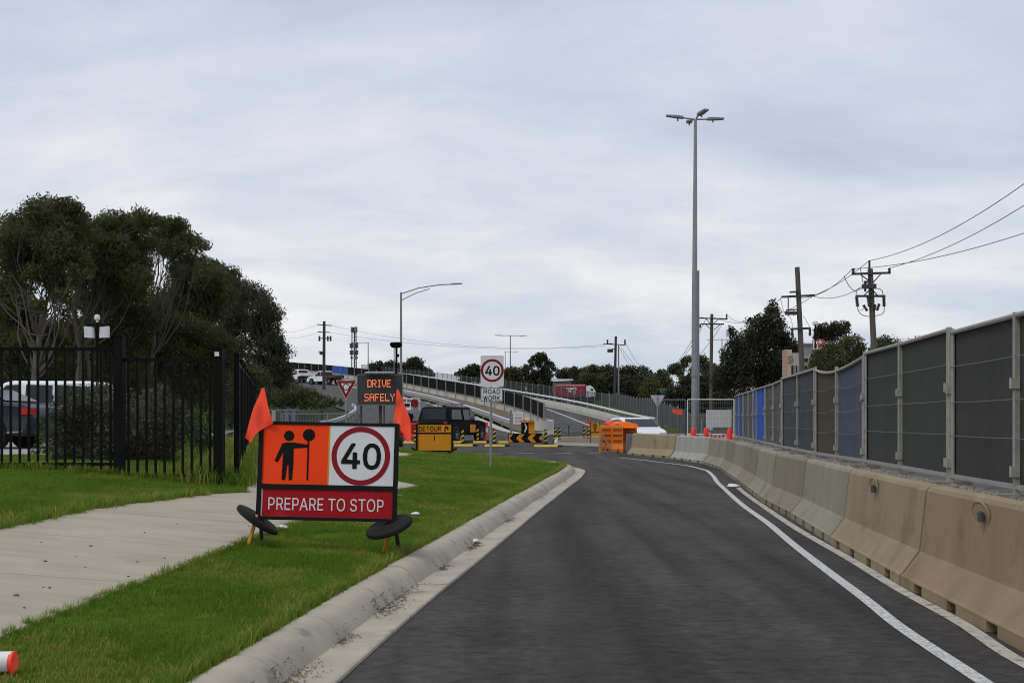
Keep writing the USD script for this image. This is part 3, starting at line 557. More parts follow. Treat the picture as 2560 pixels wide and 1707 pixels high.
obj('lettering', stroke_text('DETOUR', 11 * kk, 56 * kk, lx(1075.2), lz(1077.2), -.008), M['sign_black'], t)
ar = LineString([(lx(1112.5), lz(1079)), (lx(1112.5), lz(1070)), (lx(1113.2), lz(1067.6)), (lx(1115.5), lz(1066)), (lx(1118), lz(1067)), (lx(1119), lz(1069.5))]).buffer(1.4 * kk)
ar = unary_union([ar, Polygon([(lx(1115.6), lz(1069.5)), (lx(1122.4), lz(1069.5)), (lx(1119), lz(1075))])])
obj('arrow', MB().prism(ar, .003, face_at(-.008)), M['sign_black'], t)
for a, c in (((1029, 1119), (1054, 1134.5)), ((1141, 1120.5), (1117, 1134.5))):
    obj('leg', MB().bar((lx(a[0]), .05, lz(a[1])), (lx(c[0]), -.10, lz(c[1])), .05, .045), M['rubber'], t)
# ---------------------------------------------------------------- trees and shrubs
def leaves(clumps, per, size, width, rng, droop=.5, shell=.55):
    """leaf-sized diamonds spread through clumps [(centre, radius, flatten)]"""
    P, S = [], []
    for c, r, fl in clumps:
        n = max(12, int(per * r * r)); d = rng.normal(size=(n, 3)); d /= np.linalg.norm(d, axis=1, keepdims=True)
        rad = r * (shell + (1 - shell) * rng.random(n) ** .5) * (1 + .16 * rng.normal(size=n))
        rad *= np.where(rng.random(n) < .2, rng.random(n), 1.0)
        lump = .72 + .56 * meshkit.noise(d * 2.3 + c * .7, 11)
        P.append(c + d * (rad * lump)[:, None] * (1, 1, fl)); S.append(np.full(n, size))
    p = np.vstack(P); s = np.concatenate(S) * rng.uniform(.6, 1.35, len(p)); n = len(p)
    a = rng.normal(size=(n, 3)); a[:, 2] -= droop * 1.6; a /= np.linalg.norm(a, axis=1, keepdims=True)
    b = np.cross(a, rng.normal(size=(n, 3))); b /= np.linalg.norm(b, axis=1, keepdims=True) + 1e-9
    L, Wd = a * s[:, None] * .5, b * (s * width)[:, None] * .5
    v = np.stack([p - L, p + Wd, p + L, p - Wd], 1).reshape(-1, 3); i = np.arange(n)[:, None] * 4
    return v, np.vstack([i + [0, 1, 2], i + [0, 2, 3]])
def limb(mb, p, q, r0, r1, rng, wob=.12, n=7):
    t = np.linspace(0, 1, n); p, q = np.asarray(p, float), np.asarray(q, float); L = np.linalg.norm(q - p)
    pts = p + (q - p) * t[:, None]; w = rng.normal(size=3) * wob * L; pts += np.sin(np.pi * t)[:, None] * w + np.sin(2 * np.pi * t)[:, None] * rng.normal(size=3) * wob * .4 * L
    pts[:, 2] -= np.sin(np.pi * t) * .06 * L
    mb.pipe(pts, r0 + (r1 - r0) * t, 6, cap=False); return pts
ZOOM = {1: (0, 450, .3507), 3: (640, 750, .2551), 4: (1000, 850, .1956), 5: (1400, 800, .2232), 6: (1640, 640, .2381), 7: (1800, 750, .3507), 9: (0, 830, .3316), 10: (640, 950, .11054)}
def tree(name, label, zoom, y, base, fork, spots, leaf='leaf_gum', bark='bark', trunk_r=.16, per=900, size=.17, width=.36, flat=.85, group=None, cat='tree', seed=0, spread=.8, twigs=3, surf=None, grow=1.0, droop=.5, trunk2=None, skirt=0, fill=1):
    """spots: crown clumps (x, y, radius) seen in an enlarged view of the photograph, each given its own depth around y"""
    rng = np.random.default_rng(seed + 100); ox, oy, s = ZOOM[zoom]; w = lambda x, yy, d: at(ox + x * s, oy + yy * s, d)
    b = w(base[0], base[1], y); b[2] = float((surf or land)(b[0], b[1])) - .05
    t = thing(name, label, cat, b, 0, group); T = MB(); C = []
    f = w(fork[0], fork[1], y) - b; stem = limb(T, (0, 0, 0), f, trunk_r, trunk_r * .62, rng, .04, 8)
    if trunk2:
        e = w(trunk2[0], trunk2[1], y + .6) - b; limb(T, (.3, .3, 0), e, trunk_r * .7, trunk_r * .35, rng, .06, 8)
    for (x, yy, r) in spots:
        R = r * s * y / F * grow * 1.16; d = y + rng.uniform(-1, 1) * max(spread * 1.6, R * spread); c = w(x, yy, d) - b
        C.append((c, R, flat)); k = rng.integers(4, 8)
        src = stem[k] if c[2] > stem[k][2] else stem[max(2, k - 3)]
        pts = limb(T, src, c - (0, 0, R * .35), trunk_r * .24, trunk_r * .05, rng, .09)
        for _ in range(twigs):
            e = c + rng.normal(size=3) * R * .5; e[2] = c[2] + rng.uniform(-.1, .6) * R; limb(T, pts[rng.integers(3, 6)], e, trunk_r * .07, trunk_r * .02, rng, .12, 5)
    main = list(C)
    for c, R, fl in main:
        for _ in range(fill): C.append((c + np.array([rng.normal() * R * .45, abs(rng.normal()) * R * 1.1 + .3 * R, -rng.uniform(0, .9) * R]), R * rng.uniform(.75, 1.0), fl))
        for _ in range(skirt): C.append((c * (1, 1, rng.uniform(.15, .75)) + rng.normal(size=3) * R * (.5, .8, .1), R * rng.uniform(.9, 1.2), 1.0))
    obj('trunk', T, M[bark], t, smooth=True)
    obj('crown', leaves(C, per, size, width, rng, droop), M[leaf], t)
    return t
LZ = lambda x, y: np.where(y < 60, lawn_z(x, y), land(x, y) + .0)
G = 'gum trees behind the car park'
tree('gum_tree', 'tallest gum tree, its crown highest at the left edge of the photo', 1, 50, (300, 1500), (320, 960), [(330, 190, 95), (250, 200, 80), (200, 270, 95), (430, 180, 70), (500, 170, 55), (480, 240, 85), (560, 300, 90), (420, 330, 110), (300, 320, 110), (110, 310, 90), (60, 370, 100), (150, 430, 120), (330, 440, 110), (430, 450, 100), (540, 440, 100), (500, 560, 90), (60, 500, 110), (0, 430, 100), (120, 560, 80), (20, 590, 70), (380, 590, 80), (300, 660, 50), (560, 540, 80), (230, 640, 55), (170, 650, 50), (400, 690, 60), (350, 760, 50), (100, 690, 55), (420, 820, 55), (250, 870, 45), (520, 650, 60)], trunk_r=.17, seed=1, group=G, surf=LZ, fill=2, per=1500)
tree('gum_tree', 'broad gum tree with pale limbs right of the tallest one', 1, 54, (500, 1500), (520, 900), [(780, 280, 75), (720, 300, 60), (860, 270, 60), (930, 290, 60), (1000, 250, 65), (1070, 280, 55), (760, 360, 95), (860, 370, 95), (960, 370, 90), (680, 360, 70), (650, 430, 80), (740, 460, 100), (850, 480, 100), (950, 470, 90), (700, 560, 90), (800, 590, 100), (900, 590, 100), (990, 560, 70), (640, 520, 70), (960, 680, 90), (860, 700, 80), (1030, 680, 55), (720, 690, 60), (560, 690, 50), (440, 700, 45), (690, 640, 50), (640, 770, 55), (720, 780, 60), (800, 720, 70), (900, 770, 70), (560, 620, 60), (600, 840, 55), (980, 770, 60)], trunk_r=.16, seed=2, group=G, surf=LZ, fill=2, per=1500, trunk2=(700, 700))
tree('gum_tree', 'gum tree whose bare forked limbs show against the sky', 1, 58, (1010, 1500), (1080, 820), [(1180, 320, 65), (1240, 310, 60), (1300, 340, 55), (1150, 380, 80), (1240, 400, 80), (1310, 420, 70), (1370, 420, 55), (1420, 450, 50), (1120, 450, 75), (1200, 480, 65), (1300, 500, 60), (1400, 500, 40), (1090, 380, 70), (1340, 560, 35), (1230, 620, 40)], trunk_r=.17, seed=3, group=G, surf=LZ, twigs=7, per=1600)
tree('gum_tree', 'dark rounded gum tree in the middle of the group, below the bare limbs', 1, 63, (1330, 1480), (1350, 1000), [(1370, 600, 75), (1300, 640, 80), (1440, 630, 75), (1260, 700, 70), (1350, 700, 95), (1450, 720, 90), (1520, 680, 60), (1540, 770, 70), (1400, 800, 80), (1300, 780, 60), (1220, 790, 70), (1500, 850, 75), (1180, 860, 90), (1270, 900, 80), (1330, 880, 50), (1450, 940, 70), (1540, 930, 60)], leaf='leaf_gum', trunk_r=.16, skirt=1, seed=4, group=G, surf=LZ, fill=2, per=1500)
tree('gum_tree', 'dark gum tree second from the right end of the group', 1, 72, (1640, 1480), (1640, 1050), [(1500, 590, 45), (1560, 640, 65), (1640, 660, 60), (1600, 730, 80), (1690, 740, 70), (1560, 800, 70), (1650, 820, 90), (1730, 820, 65), (1610, 900, 80), (1700, 920, 80), (1580, 990, 70), (1670, 1010, 80), (1600, 1090, 80)], leaf='leaf_dark', trunk_r=.16, skirt=1, seed=5, group=G, surf=LZ, fill=2, per=1300)
tree('gum_tree', 'dark leaning gum tree at the right end of the group, beside the ramp', 1, 80, (1850, 1480), (1830, 1050), [(1760, 760, 55), (1820, 790, 65), (1880, 830, 60), (1790, 860, 80), (1880, 900, 75), (1910, 960, 50), (1800, 950, 70), (1850, 1020, 80), (1930, 1050, 70), (1960, 1130, 70), (1880, 1130, 70), (1990, 1200, 50), (1930, 1210, 80), (1990, 1290, 60), (1760, 1020, 50), (1760, 1130, 50), (1830, 1220, 50), (1960, 1320, 70), (2030, 1330, 50)], leaf='leaf_dark', trunk_r=.2, seed=6, group=G, surf=LZ, fill=2, per=1300)
tree('gum_tree', 'low gum tree with pale trunks at the far left, under the tallest crown', 1, 56, (100, 1500), (110, 1000), [(60, 750, 75), (20, 830, 90), (110, 860, 80), (180, 760, 45), (190, 900, 60), (40, 940, 90), (0, 1040, 90), (120, 1010, 60), (200, 1060, 50), (80, 1120, 80), (30, 700, 40), (150, 830, 60), (90, 700, 50), (60, 1190, 90), (170, 1150, 80), (250, 1000, 45), (280, 1130, 70), (0, 760, 70)], trunk_r=.12, skirt=1, seed=7, group=G, surf=LZ, fill=2, per=1300)
tree('gum_tree', 'bushy young gum tree with twin white boxed lamps in front', 1, 57, (820, 1480), (830, 1120), [(700, 800, 60), (790, 790, 80), (880, 820, 90), (970, 900, 80), (770, 880, 90), (860, 920, 100), (680, 870, 70), (950, 990, 90), (800, 1010, 90), (700, 960, 70), (620, 920, 50), (890, 1080, 90), (1000, 1080, 80), (760, 1110, 80), (620, 1010, 45), (1050, 960, 60), (560, 1080, 60), (480, 1010, 50), (520, 880, 45), (400, 900, 40), (460, 1140, 70), (360, 1060, 60), (540, 780, 50), (640, 1120, 70), (380, 800, 45)], leaf='leaf_gum', trunk_r=.10, skirt=1, seed=8, group=G, surf=LZ, fill=2, per=1300)
tree('gum_tree', 'low dense gum tree behind the corner of the black fence', 1, 60, (1250, 1480), (1260, 1250), [(1120, 850, 70), (1100, 960, 80), (1200, 990, 90), (1130, 1070, 90), (1230, 1090, 90), (1340, 1030, 80), (1330, 1130, 90), (1440, 1070, 80), (1430, 1170, 90), (1530, 1110, 80), (1090, 1160, 80), (1200, 1190, 80), (1530, 1200, 80), (1620, 1170, 70), (1310, 1220, 80), (1640, 1250, 70), (1700, 1180, 50), (1420, 1260, 70)], leaf='leaf_gum', trunk_r=.11, skirt=1, seed=9, group=G, surf=LZ, fill=2, per=1200)
B_ = 'dense bush filling the gaps behind the gum trees'
for i, (y, b, sp, lab) in enumerate([(84, (150, 1450), [(0, 980, 110), (110, 1080, 120), (250, 1150, 120), (30, 1180, 140), (180, 1270, 150), (330, 1230, 140), (60, 1330, 150), (300, 1360, 140), (-60, 1080, 120), (400, 1100, 60)], 'dark bush behind the gum trees at the left edge of the photo'),
        (92, (620, 1450), [(460, 1080, 110), (560, 1150, 120), (690, 1180, 120), (450, 1260, 140), (600, 1300, 140), (740, 1290, 140), (520, 1380, 120), (830, 1220, 120), (860, 1350, 130)], 'dark bush behind the gum trees under the twin white boxed lamps'),
        (98, (1150, 1450), [(950, 1190, 120), (1080, 1240, 120), (1200, 1280, 120), (960, 1330, 130), (1100, 1380, 120), (1320, 1300, 110), (1260, 1390, 110), (1420, 1340, 110)], 'dark bush behind the gum trees, seen above the right fence section'),
        (104, (1640, 1450), [(1530, 1280, 100), (1640, 1330, 100), (1560, 1380, 90), (1740, 1320, 90), (1700, 1400, 80), (1840, 1350, 90), (1900, 1400, 70), (1980, 1390, 60)], 'dark bush behind the gum trees at the foot of the ramp')]):
    tree('bush', lab, 1, y, b, (b[0], b[1] - 150), sp, 'leaf_dark', 'bark_dark', .1, 420, .30, .45, .95, None, 'bush', 80 + i, twigs=1, grow=1.15)
# shrubs behind the fence and by the ramp
tree('shrub', 'grey brown twiggy shrub behind the black bar fence', 9, 21, (860, 1080), (860, 900), [(480, 600, 90), (560, 520, 70), (660, 560, 110), (780, 520, 100), (450, 720, 90), (560, 680, 120), (700, 700, 140), (850, 620, 130), (980, 560, 120), (1080, 660, 120), (840, 780, 150), (1000, 760, 140), (600, 830, 130), (480, 850, 90), (1150, 780, 110), (1250, 640, 100), (1330, 560, 80), (1250, 760, 90), (720, 930, 120), (900, 930, 130), (1060, 920, 120), (1200, 920, 90), (560, 950, 90), (1130, 500, 80), (1330, 700, 70), (760, 420, 50), (1220, 460, 60), (420, 930, 50), (440, 500, 50), (520, 440, 45), (620, 460, 60), (700, 440, 50), (400, 620, 50), (390, 780, 60)], 'leaf_grey', 'bark_dark', .035, 4200, .075, .36, .9, None, 'shrub', 21, surf=lawn_z, twigs=6, spread=.5, grow=1.0, fill=2)
tree('shrub', 'fresh green shrub behind the fence, left of the corner post', 9, 23.5, (1510, 1060), (1510, 900), [(1440, 660, 70), (1520, 620, 80), (1580, 680, 70), (1480, 740, 80), (1560, 780, 80), (1450, 830, 50), (1590, 860, 50)], 'leaf_bright', 'bark_dark', .03, 4000, .09, .3, .9, None, 'shrub', 22, surf=lawn_z)
tree('shrub', 'leafy green shrub beside the dark sedan, behind the fence', 9, 24.5, (330, 990), (330, 900), [(330, 800, 50), (370, 720, 50), (300, 900, 55), (380, 880, 60), (340, 660, 40), (250, 930, 40), (420, 940, 50)], 'leaf_bright', 'bark_dark', .025, 3600, .09, .28, .9, None, 'shrub', 23, surf=lawn_z)
tree('shrub', 'yellow green bush beyond the far end of the side fence', 1, 55, (1830, 1500), (1830, 1420), [(1790, 1360, 60), (1850, 1380, 60), (1760, 1420, 60), (1830, 1440, 60), (1890, 1430, 40)], 'leaf_olive', 'bark_dark', .05, 1100, .15, .36, .9, None, 'shrub', 24, surf=LZ)
for i, (lab, y, sp) in enumerate([('dark bushes low on the bank left of the two white utes', 100, [(30, 700, 70), (120, 720, 70), (220, 760, 60), (290, 700, 40), (90, 820, 90), (200, 850, 80), (300, 830, 70), (320, 760, 40)]),
        ('olive green bushes on the bank behind the blue fence', 92, [(380, 880, 60), (460, 900, 60), (540, 910, 60), (120, 930, 90), (240, 940, 80), (350, 960, 70), (450, 980, 60), (600, 960, 50), (540, 990, 50)]),
        ('low olive bush on the bank under the roundabout sign', 88, [(640, 970, 45), (700, 985, 45), (760, 990, 40), (660, 1010, 40), (820, 1000, 30)])]):
    tree('shrub', lab, 3, y, (sp[0][0], 1060), (sp[0][0], 1000), sp, ['leaf_dark', 'leaf_olive', 'leaf_olive'][i], 'bark_dark', .06, 800, .22, .4, .85, None, 'shrub', 30 + i)
# right of the road
tree('casuarina_tree', 'big dark pointed casuarina tree left of the pink building', 6, 96, (1120, 1420), (1150, 900), [(1225, 485, 38), (1222, 540, 55), (1180, 560, 40), (1265, 580, 50), (1230, 640, 75), (1300, 680, 60), (1170, 660, 60), (1080, 650, 50), (1030, 690, 50), (1100, 720, 70), (1200, 740, 100), (1310, 760, 70), (1010, 760, 50), (780, 760, 30), (810, 800, 40), (850, 850, 55), (940, 830, 60), (1030, 850, 100), (1150, 860, 110), (1280, 860, 100), (1380, 850, 60), (1430, 920, 60), (1470, 960, 40), (870, 930, 80), (790, 930, 50), (960, 960, 110), (1100, 980, 120), (1250, 980, 120), (1380, 980, 90), (760, 1000, 60), (730, 1060, 50), (820, 1080, 90), (950, 1100, 120), (1100, 1120, 120), (1240, 1120, 120), (1350, 1090, 90), (760, 1150, 80), (880, 1210, 110), (1030, 1240, 120), (1180, 1250, 120), (700, 1200, 70), (800, 1280, 90), (650, 1280, 80), (1300, 1220, 90), (950, 1340, 100), (1120, 1360, 100)], 'leaf_pine', 'bark_dark', .3, 700, .24, .36, .95, None, 'tree', 41, spread=.9, twigs=1)
tree('gum_tree', 'dark gum tree behind the floodlight, right of the pink building', 6, 108, (1860, 1300), (1860, 950), [(1690, 770, 35), (1720, 740, 35), (1770, 740, 45), (1730, 810, 50), (1800, 800, 50), (1880, 720, 45), (1880, 780, 60), (1960, 730, 50), (2000, 770, 45), (1950, 810, 55), (1840, 850, 50), (2010, 710, 30), (1690, 840, 40)], 'leaf_pine', 'bark_dark', .2, 1000, .22, .4, .9, None, 'tree', 42)
tree('gum_tree', 'olive gum tree behind the screened fence, left of the crossarmed pole', 6, 84, (1900, 1320), (1900, 1100), [(2060, 870, 60), (2120, 900, 60), (2000, 900, 60), (1940, 940, 70), (2160, 960, 50), (2080, 970, 80), (1860, 950, 60), (1790, 970, 60), (1730, 1020, 60), (1800, 1050, 80), (1920, 1050, 90), (2040, 1050, 90), (2140, 1050, 70), (1690, 1080, 60), (1700, 1150, 70), (1800, 1150, 80), (1920, 1150, 90), (2050, 1130, 80), (1640, 1150, 50), (1720, 1230, 60), (1840, 1230, 70)], 'leaf_olive', 'bark', .2, 900, .20, .38, .85, None, 'tree', 43)
tree('gum_tree', 'olive gum tree behind the screened fence, right of the crossarmed pole', 7, 86, (1200, 470), (1200, 390), [(1130, 300, 38), (1170, 285, 38), (1220, 300, 40), (1270, 320, 38), (1120, 340, 40), (1190, 350, 50), (1250, 360, 45), (1310, 340, 28), (1090, 370, 40), (1330, 370, 30), (1060, 390, 40)], 'leaf_olive', 'bark', .16, 900, .20, .38, .85, None, 'tree', 44)
tree('umbrella_gum', 'spreading flat topped gum tree just behind the tall light pole', 5, 150, (1480, 900), (1480, 640), [(1400, 450, 45), (1450, 430, 50), (1530, 420, 50), (1600, 430, 50), (1640, 470, 45), (1390, 500, 45), (1300, 510, 45), (1250, 530, 40), (1240, 570, 30), (1350, 570, 45), (1300, 560, 35), (1680, 500, 40), (1730, 530, 40), (1560, 490, 60), (1620, 540, 60), (1500, 560, 50), (1690, 570, 50)], 'leaf_gum', 'bark', .2, 560, .30, .4, .7, None, 'tree', 45, twigs=3)
FT = 'far trees along the skyline'
far = [(5, 175, (70, 800), [(30, 590, 35), (90, 580, 40), (150, 560, 38), (170, 610, 45), (60, 650, 60), (160, 680, 60), (110, 740, 60)], 'far tree at the left of the skyline row, above the red truck trailer', 'leaf_dark'),
       (5, 185, (330, 800), [(230, 590, 45), (300, 560, 45), (370, 535, 42), (420, 550, 40), (280, 640, 60), (380, 620, 70), (450, 660, 60), (330, 700, 60), (430, 740, 60)], 'rounded far tree above the white cab of the red truck', 'leaf_gum'),
       (5, 190, (560, 800), [(480, 545, 35), (540, 535, 40), (590, 545, 35), (520, 600, 55), (600, 620, 60), (550, 690, 60), (620, 730, 60)], 'far tree right behind the timber pole with the side transformer', 'leaf_dark'),
       (5, 185, (760, 820), [(680, 560, 45), (740, 560, 50), (800, 560, 45), (860, 560, 45), (930, 550, 45), (700, 630, 70), (810, 640, 75), (920, 630, 65), (760, 720, 80), (880, 720, 80), (990, 600, 45), (1040, 630, 45)], 'widest far tree of the skyline, left of the street name sign', 'leaf_dark'),
       (5, 165, (1080, 860), [(1130, 580, 35), (1180, 600, 45), (1090, 650, 60), (1190, 680, 60), (1020, 720, 80), (1130, 760, 80), (1000, 800, 60)], 'far grey green tree behind the street name sign', 'leaf_gum'),
       (5, 130, (1620, 900), [(1560, 640, 60), (1650, 640, 70), (1740, 620, 70), (1440, 660, 50), (1380, 680, 60), (1600, 740, 90), (1730, 740, 90), (1450, 760, 90), (1340, 780, 80), (1250, 800, 80), (1800, 680, 90), (1860, 560, 60), (1880, 640, 70), (1550, 840, 80), (1700, 840, 90)], 'dark low tree behind the tall light pole and the timber pole beside it', 'leaf_dark'),
       (4, 205, (160, 420), [(150, 260, 34), (200, 270, 34), (130, 310, 34), (230, 310, 38), (270, 340, 25), (180, 330, 40), (90, 330, 25), (60, 310, 25)], 'small far tree just right of the single arm street light', 'leaf_dark'),
       (4, 215, (370, 480), [(350, 410, 35), (390, 410, 35), (370, 430, 40), (420, 440, 25)], 'smallest far tree, low on the skyline left of the speed sign', 'leaf_dark'),
       (4, 180, (900, 560), [(950, 340, 40), (900, 350, 40), (1000, 350, 35), (850, 380, 45), (930, 400, 60), (1010, 420, 50), (780, 410, 45), (730, 430, 35), (830, 450, 50), (920, 480, 55)], 'dome shaped far tree just left of the speed sign', 'leaf_dark'),
       (4, 170, (1450, 620), [(1370, 390, 40), (1430, 380, 40), (1490, 390, 40), (1370, 450, 60), (1460, 450, 60), (1540, 420, 50), (1560, 380, 35), (1400, 520, 60), (1520, 510, 60)], 'far olive tree just right of the speed sign', 'leaf_gum'),
       (4, 165, (1790, 640), [(1770, 190, 35), (1830, 190, 35), (1720, 230, 40), (1790, 250, 55), (1850, 240, 40), (1670, 270, 30), (1690, 300, 35), (1760, 310, 40), (1900, 290, 40), (1940, 320, 40), (1870, 340, 50), (1960, 370, 35), (1620, 350, 45), (1600, 400, 50), (1680, 420, 60), (1790, 420, 60), (1900, 430, 60), (1650, 490, 60), (1760, 500, 70), (1870, 500, 60)], 'tall open crowned far tree standing above the guard rail', 'leaf_dark'),
       (4, 190, (2200, 620), [(2030, 410, 40), (2100, 390, 40), (2160, 410, 40), (2230, 370, 38), (2230, 430, 55), (2310, 420, 45), (2050, 470, 50), (2140, 480, 55), (2300, 490, 55), (2220, 520, 50)], 'far tree with a pointed top behind the white roof', 'leaf_dark'),
       (3, 200, (1200, 720), [(1130, 640, 30), (1160, 660, 35), (1210, 630, 35), (1250, 660, 40), (1290, 630, 30), (1330, 620, 35), (1370, 650, 40), (1310, 670, 40), (1200, 690, 40), (1420, 640, 35), (1460, 670, 40), (1400, 690, 40)], 'row of far dark conifers behind the message board', 'leaf_pine'),
       (3, 195, (1560, 740), [(1530, 590, 30), (1570, 580, 30), (1610, 610, 35), (1500, 630, 30), (1550, 640, 40), (1620, 650, 30), (1580, 680, 30)], 'small far tree right of the dark camera mast', 'leaf_dark')]
for i, (z, y, b, sp, lab, lf) in enumerate(far):
    tree('far_tree', lab, z, y, b, (b[0], b[1] - 120 if z != 4 else b[1] - 150), sp, lf, 'bark_dark', .16, 420, .36, .45, .88, FT, 'tree', 60 + i, twigs=1, skirt=2)

# ---------------------------------------------------------------- grass
def clump(rng, n, hgt, rad, w):
    v, f = [], []
    for i in range(n):
        a, r = rng.uniform(0, 6.283), rad * math.sqrt(rng.random()); x, y = r * math.cos(a), r * math.sin(a); h = hgt * rng.uniform(.55, 1.2); b = rng.uniform(0, 6.283); lean = h * rng.uniform(.2, .95)
        dx, dy = math.cos(b), math.sin(b); k = len(v); sx, sy = -dy * w / 2, dx * w / 2
        v += [(x - sx, y - sy, -.01), (x + sx, y + sy, -.01), (x + dx * lean * .35 + sx * .8, y + dy * lean * .35 + sy * .8, h * .62), (x + dx * lean * .35 - sx * .8, y + dy * lean * .35 - sy * .8, h * .62), (x + dx * lean, y + dy * lean, h * .95)]
        f += [(k, k + 1, k + 2), (k, k + 2, k + 3), (k + 3, k + 2, k + 4)]
    return np.array(v), np.array(f)
def scatter(name, protos, pts, scale, rng, label, idx=None):
    pi = UsdGeom.PointInstancer.Define(stage, '/World/' + numbered(name)); p = pi.GetPrim(); kids = []
    for j, (m, mm) in enumerate(protos): kids.append(obj('tuft', m, mm, p).GetPath())
    pi.CreatePrototypesRel().SetTargets(kids)
    pi.CreateProtoIndicesAttr(Vt.IntArray.FromNumpy((rng.integers(0, len(protos), len(pts)) if idx is None else idx).astype(np.int32)))
    pi.CreatePositionsAttr(Vt.Vec3fArray.FromNumpy(pts.astype(np.float32)))
    a = rng.uniform(0, 2 * np.pi, len(pts)); pi.CreateOrientationsAttr(Vt.QuathArray([Gf.Quath(float(math.cos(x / 2)), 0, 0, float(math.sin(x / 2))) for x in a]))
    pi.CreateScalesAttr(Vt.Vec3fArray.FromNumpy(np.repeat(scale[:, None], 3, 1).astype(np.float32)))
    return tag(p, label, 'grass', kind='stuff')
rg = np.random.default_rng(3)
view = Polygon([(-2.4, 5.2), (-6.0, 13), (-30, 62), (4, 62), (2.2, 30), (-.6, 5.2)])
grass_area = lawn_poly.difference(path_poly).intersection(view.buffer(.4))
shorn = grass_area.buffer(0)
def sprinkle(area, dens, rng):
    x0, y0, x1, y1 = area.bounds; n = int((x1 - x0) * (y1 - y0) * dens); p = rng.uniform((x0, y0), (x1, y1), (n, 2)); return p[shapely.contains_xy(area, p[:, 0], p[:, 1])]
P = np.vstack([sprinkle(shorn.intersection(shapely.box(-40, 4, 10, 10)), 620, rg), sprinkle(shorn.intersection(shapely.box(-40, 10, 10, 16)), 420, rg), sprinkle(shorn.intersection(shapely.box(-40, 16, 10, 24)), 240, rg), sprinkle(shorn.intersection(shapely.box(-40, 24, 10, 36)), 110, rg), sprinkle(shorn.intersection(shapely.box(-18, 36, 10, 60)), 30, rg)])
carp = Polygon([(-8.9, 23.5), (-30, 23.5), (-60, 30), (-60, 62), (-13, 62), (-12.2, 32), (-9.6, 25.5)])
P = P[~shapely.contains_xy(carp, P[:, 0], P[:, 1])]
thin = meshkit.fbm(np.column_stack([P * 1.1, 0 * P[:, 0]]), 3, 9); bare = (meshkit.noise(np.column_stack([(P - (-.9, 24)) / (.9, 2.2), 0 * P[:, 0]]), 4) * np.exp(-(((P[:, 0] + 1.1) / .8) ** 2 + ((P[:, 1] - 22.5) / 1.3) ** 2)) > .38)
P = P[(thin > .14) & ~bare]
sc = (.75 + .7 * meshkit.noise(np.column_stack([P * 1.7, 0 * P[:, 0]]), 2)) * rg.uniform(.75, 1.25, len(P)) * np.interp(P[:, 1], [6, 16, 40], [1, 1.2, 2.0])
protos = [(clump(rg, 17, .030, .058, .0040), M['grass_blade']) for _ in range(5)] + [(clump(rg, 16, .026, .06, .0040), M['grass_dry'])]
scatter('grass', protos, np.column_stack([P, lawn_z(P[:, 0], P[:, 1]) - .004]), sc, rg, 'short mown green grass on the verge and lawn around the footpath', np.where((meshkit.fbm(np.column_stack([P * .9, 0 * P[:, 0]]), 3, 21) > .56) & (rg.random(len(P)) < .55) | (rg.random(len(P)) < .06), 5, rg.integers(0, 5, len(P))))
# long grass along fences, path edges and kerb
lines = [(LineString([C2[:2], C1[:2], C0[:2]]), 260, .10, 1.0), (LineString([C0[:2], S1[:2]]), 330, .28, 1.9), (LineString(far_edge[2:]), 210, .09, 1.0), (LineString(near_edge[1:]), 230, .03, .5), (LineString(BACK[(BACK[:, 1] < 34) & (BACK[:, 1] > 4)]), 420, .03, .7)]
Q, S_ = [], []
for ln, dens, off, s in lines:
    n = int(ln.length * dens * .35); t = rg.random(n) * ln.length; q_ = np.array([ln.interpolate(x).coords[0] for x in t]) + rg.normal(size=(n, 2)) * off; k = shapely.contains_xy(grass_area.buffer(.03), q_[:, 0], q_[:, 1]); Q.append(q_[k]); S_.append(rg.uniform(.6, 1.4, k.sum()) * s)
Q = np.vstack(Q); S_ = np.concatenate(S_)
scatter('long_grass', [(clump(rg, 16, .10, .06, .006), M['grass_blade']) for _ in range(3)] + [(clump(rg, 12, .12, .07, .006), M['grass_dry'])], np.column_stack([Q, lawn_z(Q[:, 0], Q[:, 1]) - .004]), S_, rg, 'longer rough grass along the fences, path edges and kerb')
obj('car_park', sheet(carp, 2.0, lambda x, y: lawn_z(x, y) + .03), mat('car_park_concrete', (.30, .29, .27), .85, .1, 1.0), kind='structure')
# ---------------------------------------------------------------- walls, rails and screens of the ramp
def gline(p, zf=land, off=0.0): return np.column_stack([p, zf(p[:, 0], p[:, 1]) + off])
wall_end = smooth_line([(2.5, 85), (2.75, 83.4), (2.55, 82.2), (1.9, 81.6), (1.0, 81.9)], .25)
wl3 = gline(WL, off=-.1)
t = thing('ramp_wall', 'pale concrete wall climbing along the ramp, topped by black screens', 'wall', (0, 0, 0))
PW = [(.3, .0), (.25, .22), (.13, .45), (.09, 1.0), (-.09, 1.0), (-.13, .45), (-.25, .22), (-.3, .0)]
n_ = len(WL); seg = 6
for a in range(0, n_ - 1, seg):
    b = min(a + seg, n_ - 1); p = wl3[a:b + 1].copy(); d = p[1] - p[0]; d /= np.linalg.norm(d); p[0] = p[0] + d * .02; e = p[-1] - p[-2]; e /= np.linalg.norm(e); p[-1] = p[-1] - e * .02
    mb = MB().sweep(PW, p); m = len(PW)
    for c in (mb.v[0][:m], mb.v[0][-m:]): mb.add(c, [[0, 1, 6], [0, 6, 7], [1, 2, 5], [1, 5, 6], [2, 3, 4], [2, 4, 5]])
    obj('wall_block', mb, M['parapet_concrete'], t)
obj('curved_end', MB().sweep(PW, gline(wall_end, off=-.1)), M['parapet_concrete'], t, smooth=40)
t2 = thing('screen_fence', 'black screened fence with pale posts along the ramp wall', 'fence', (0, 0, 0))
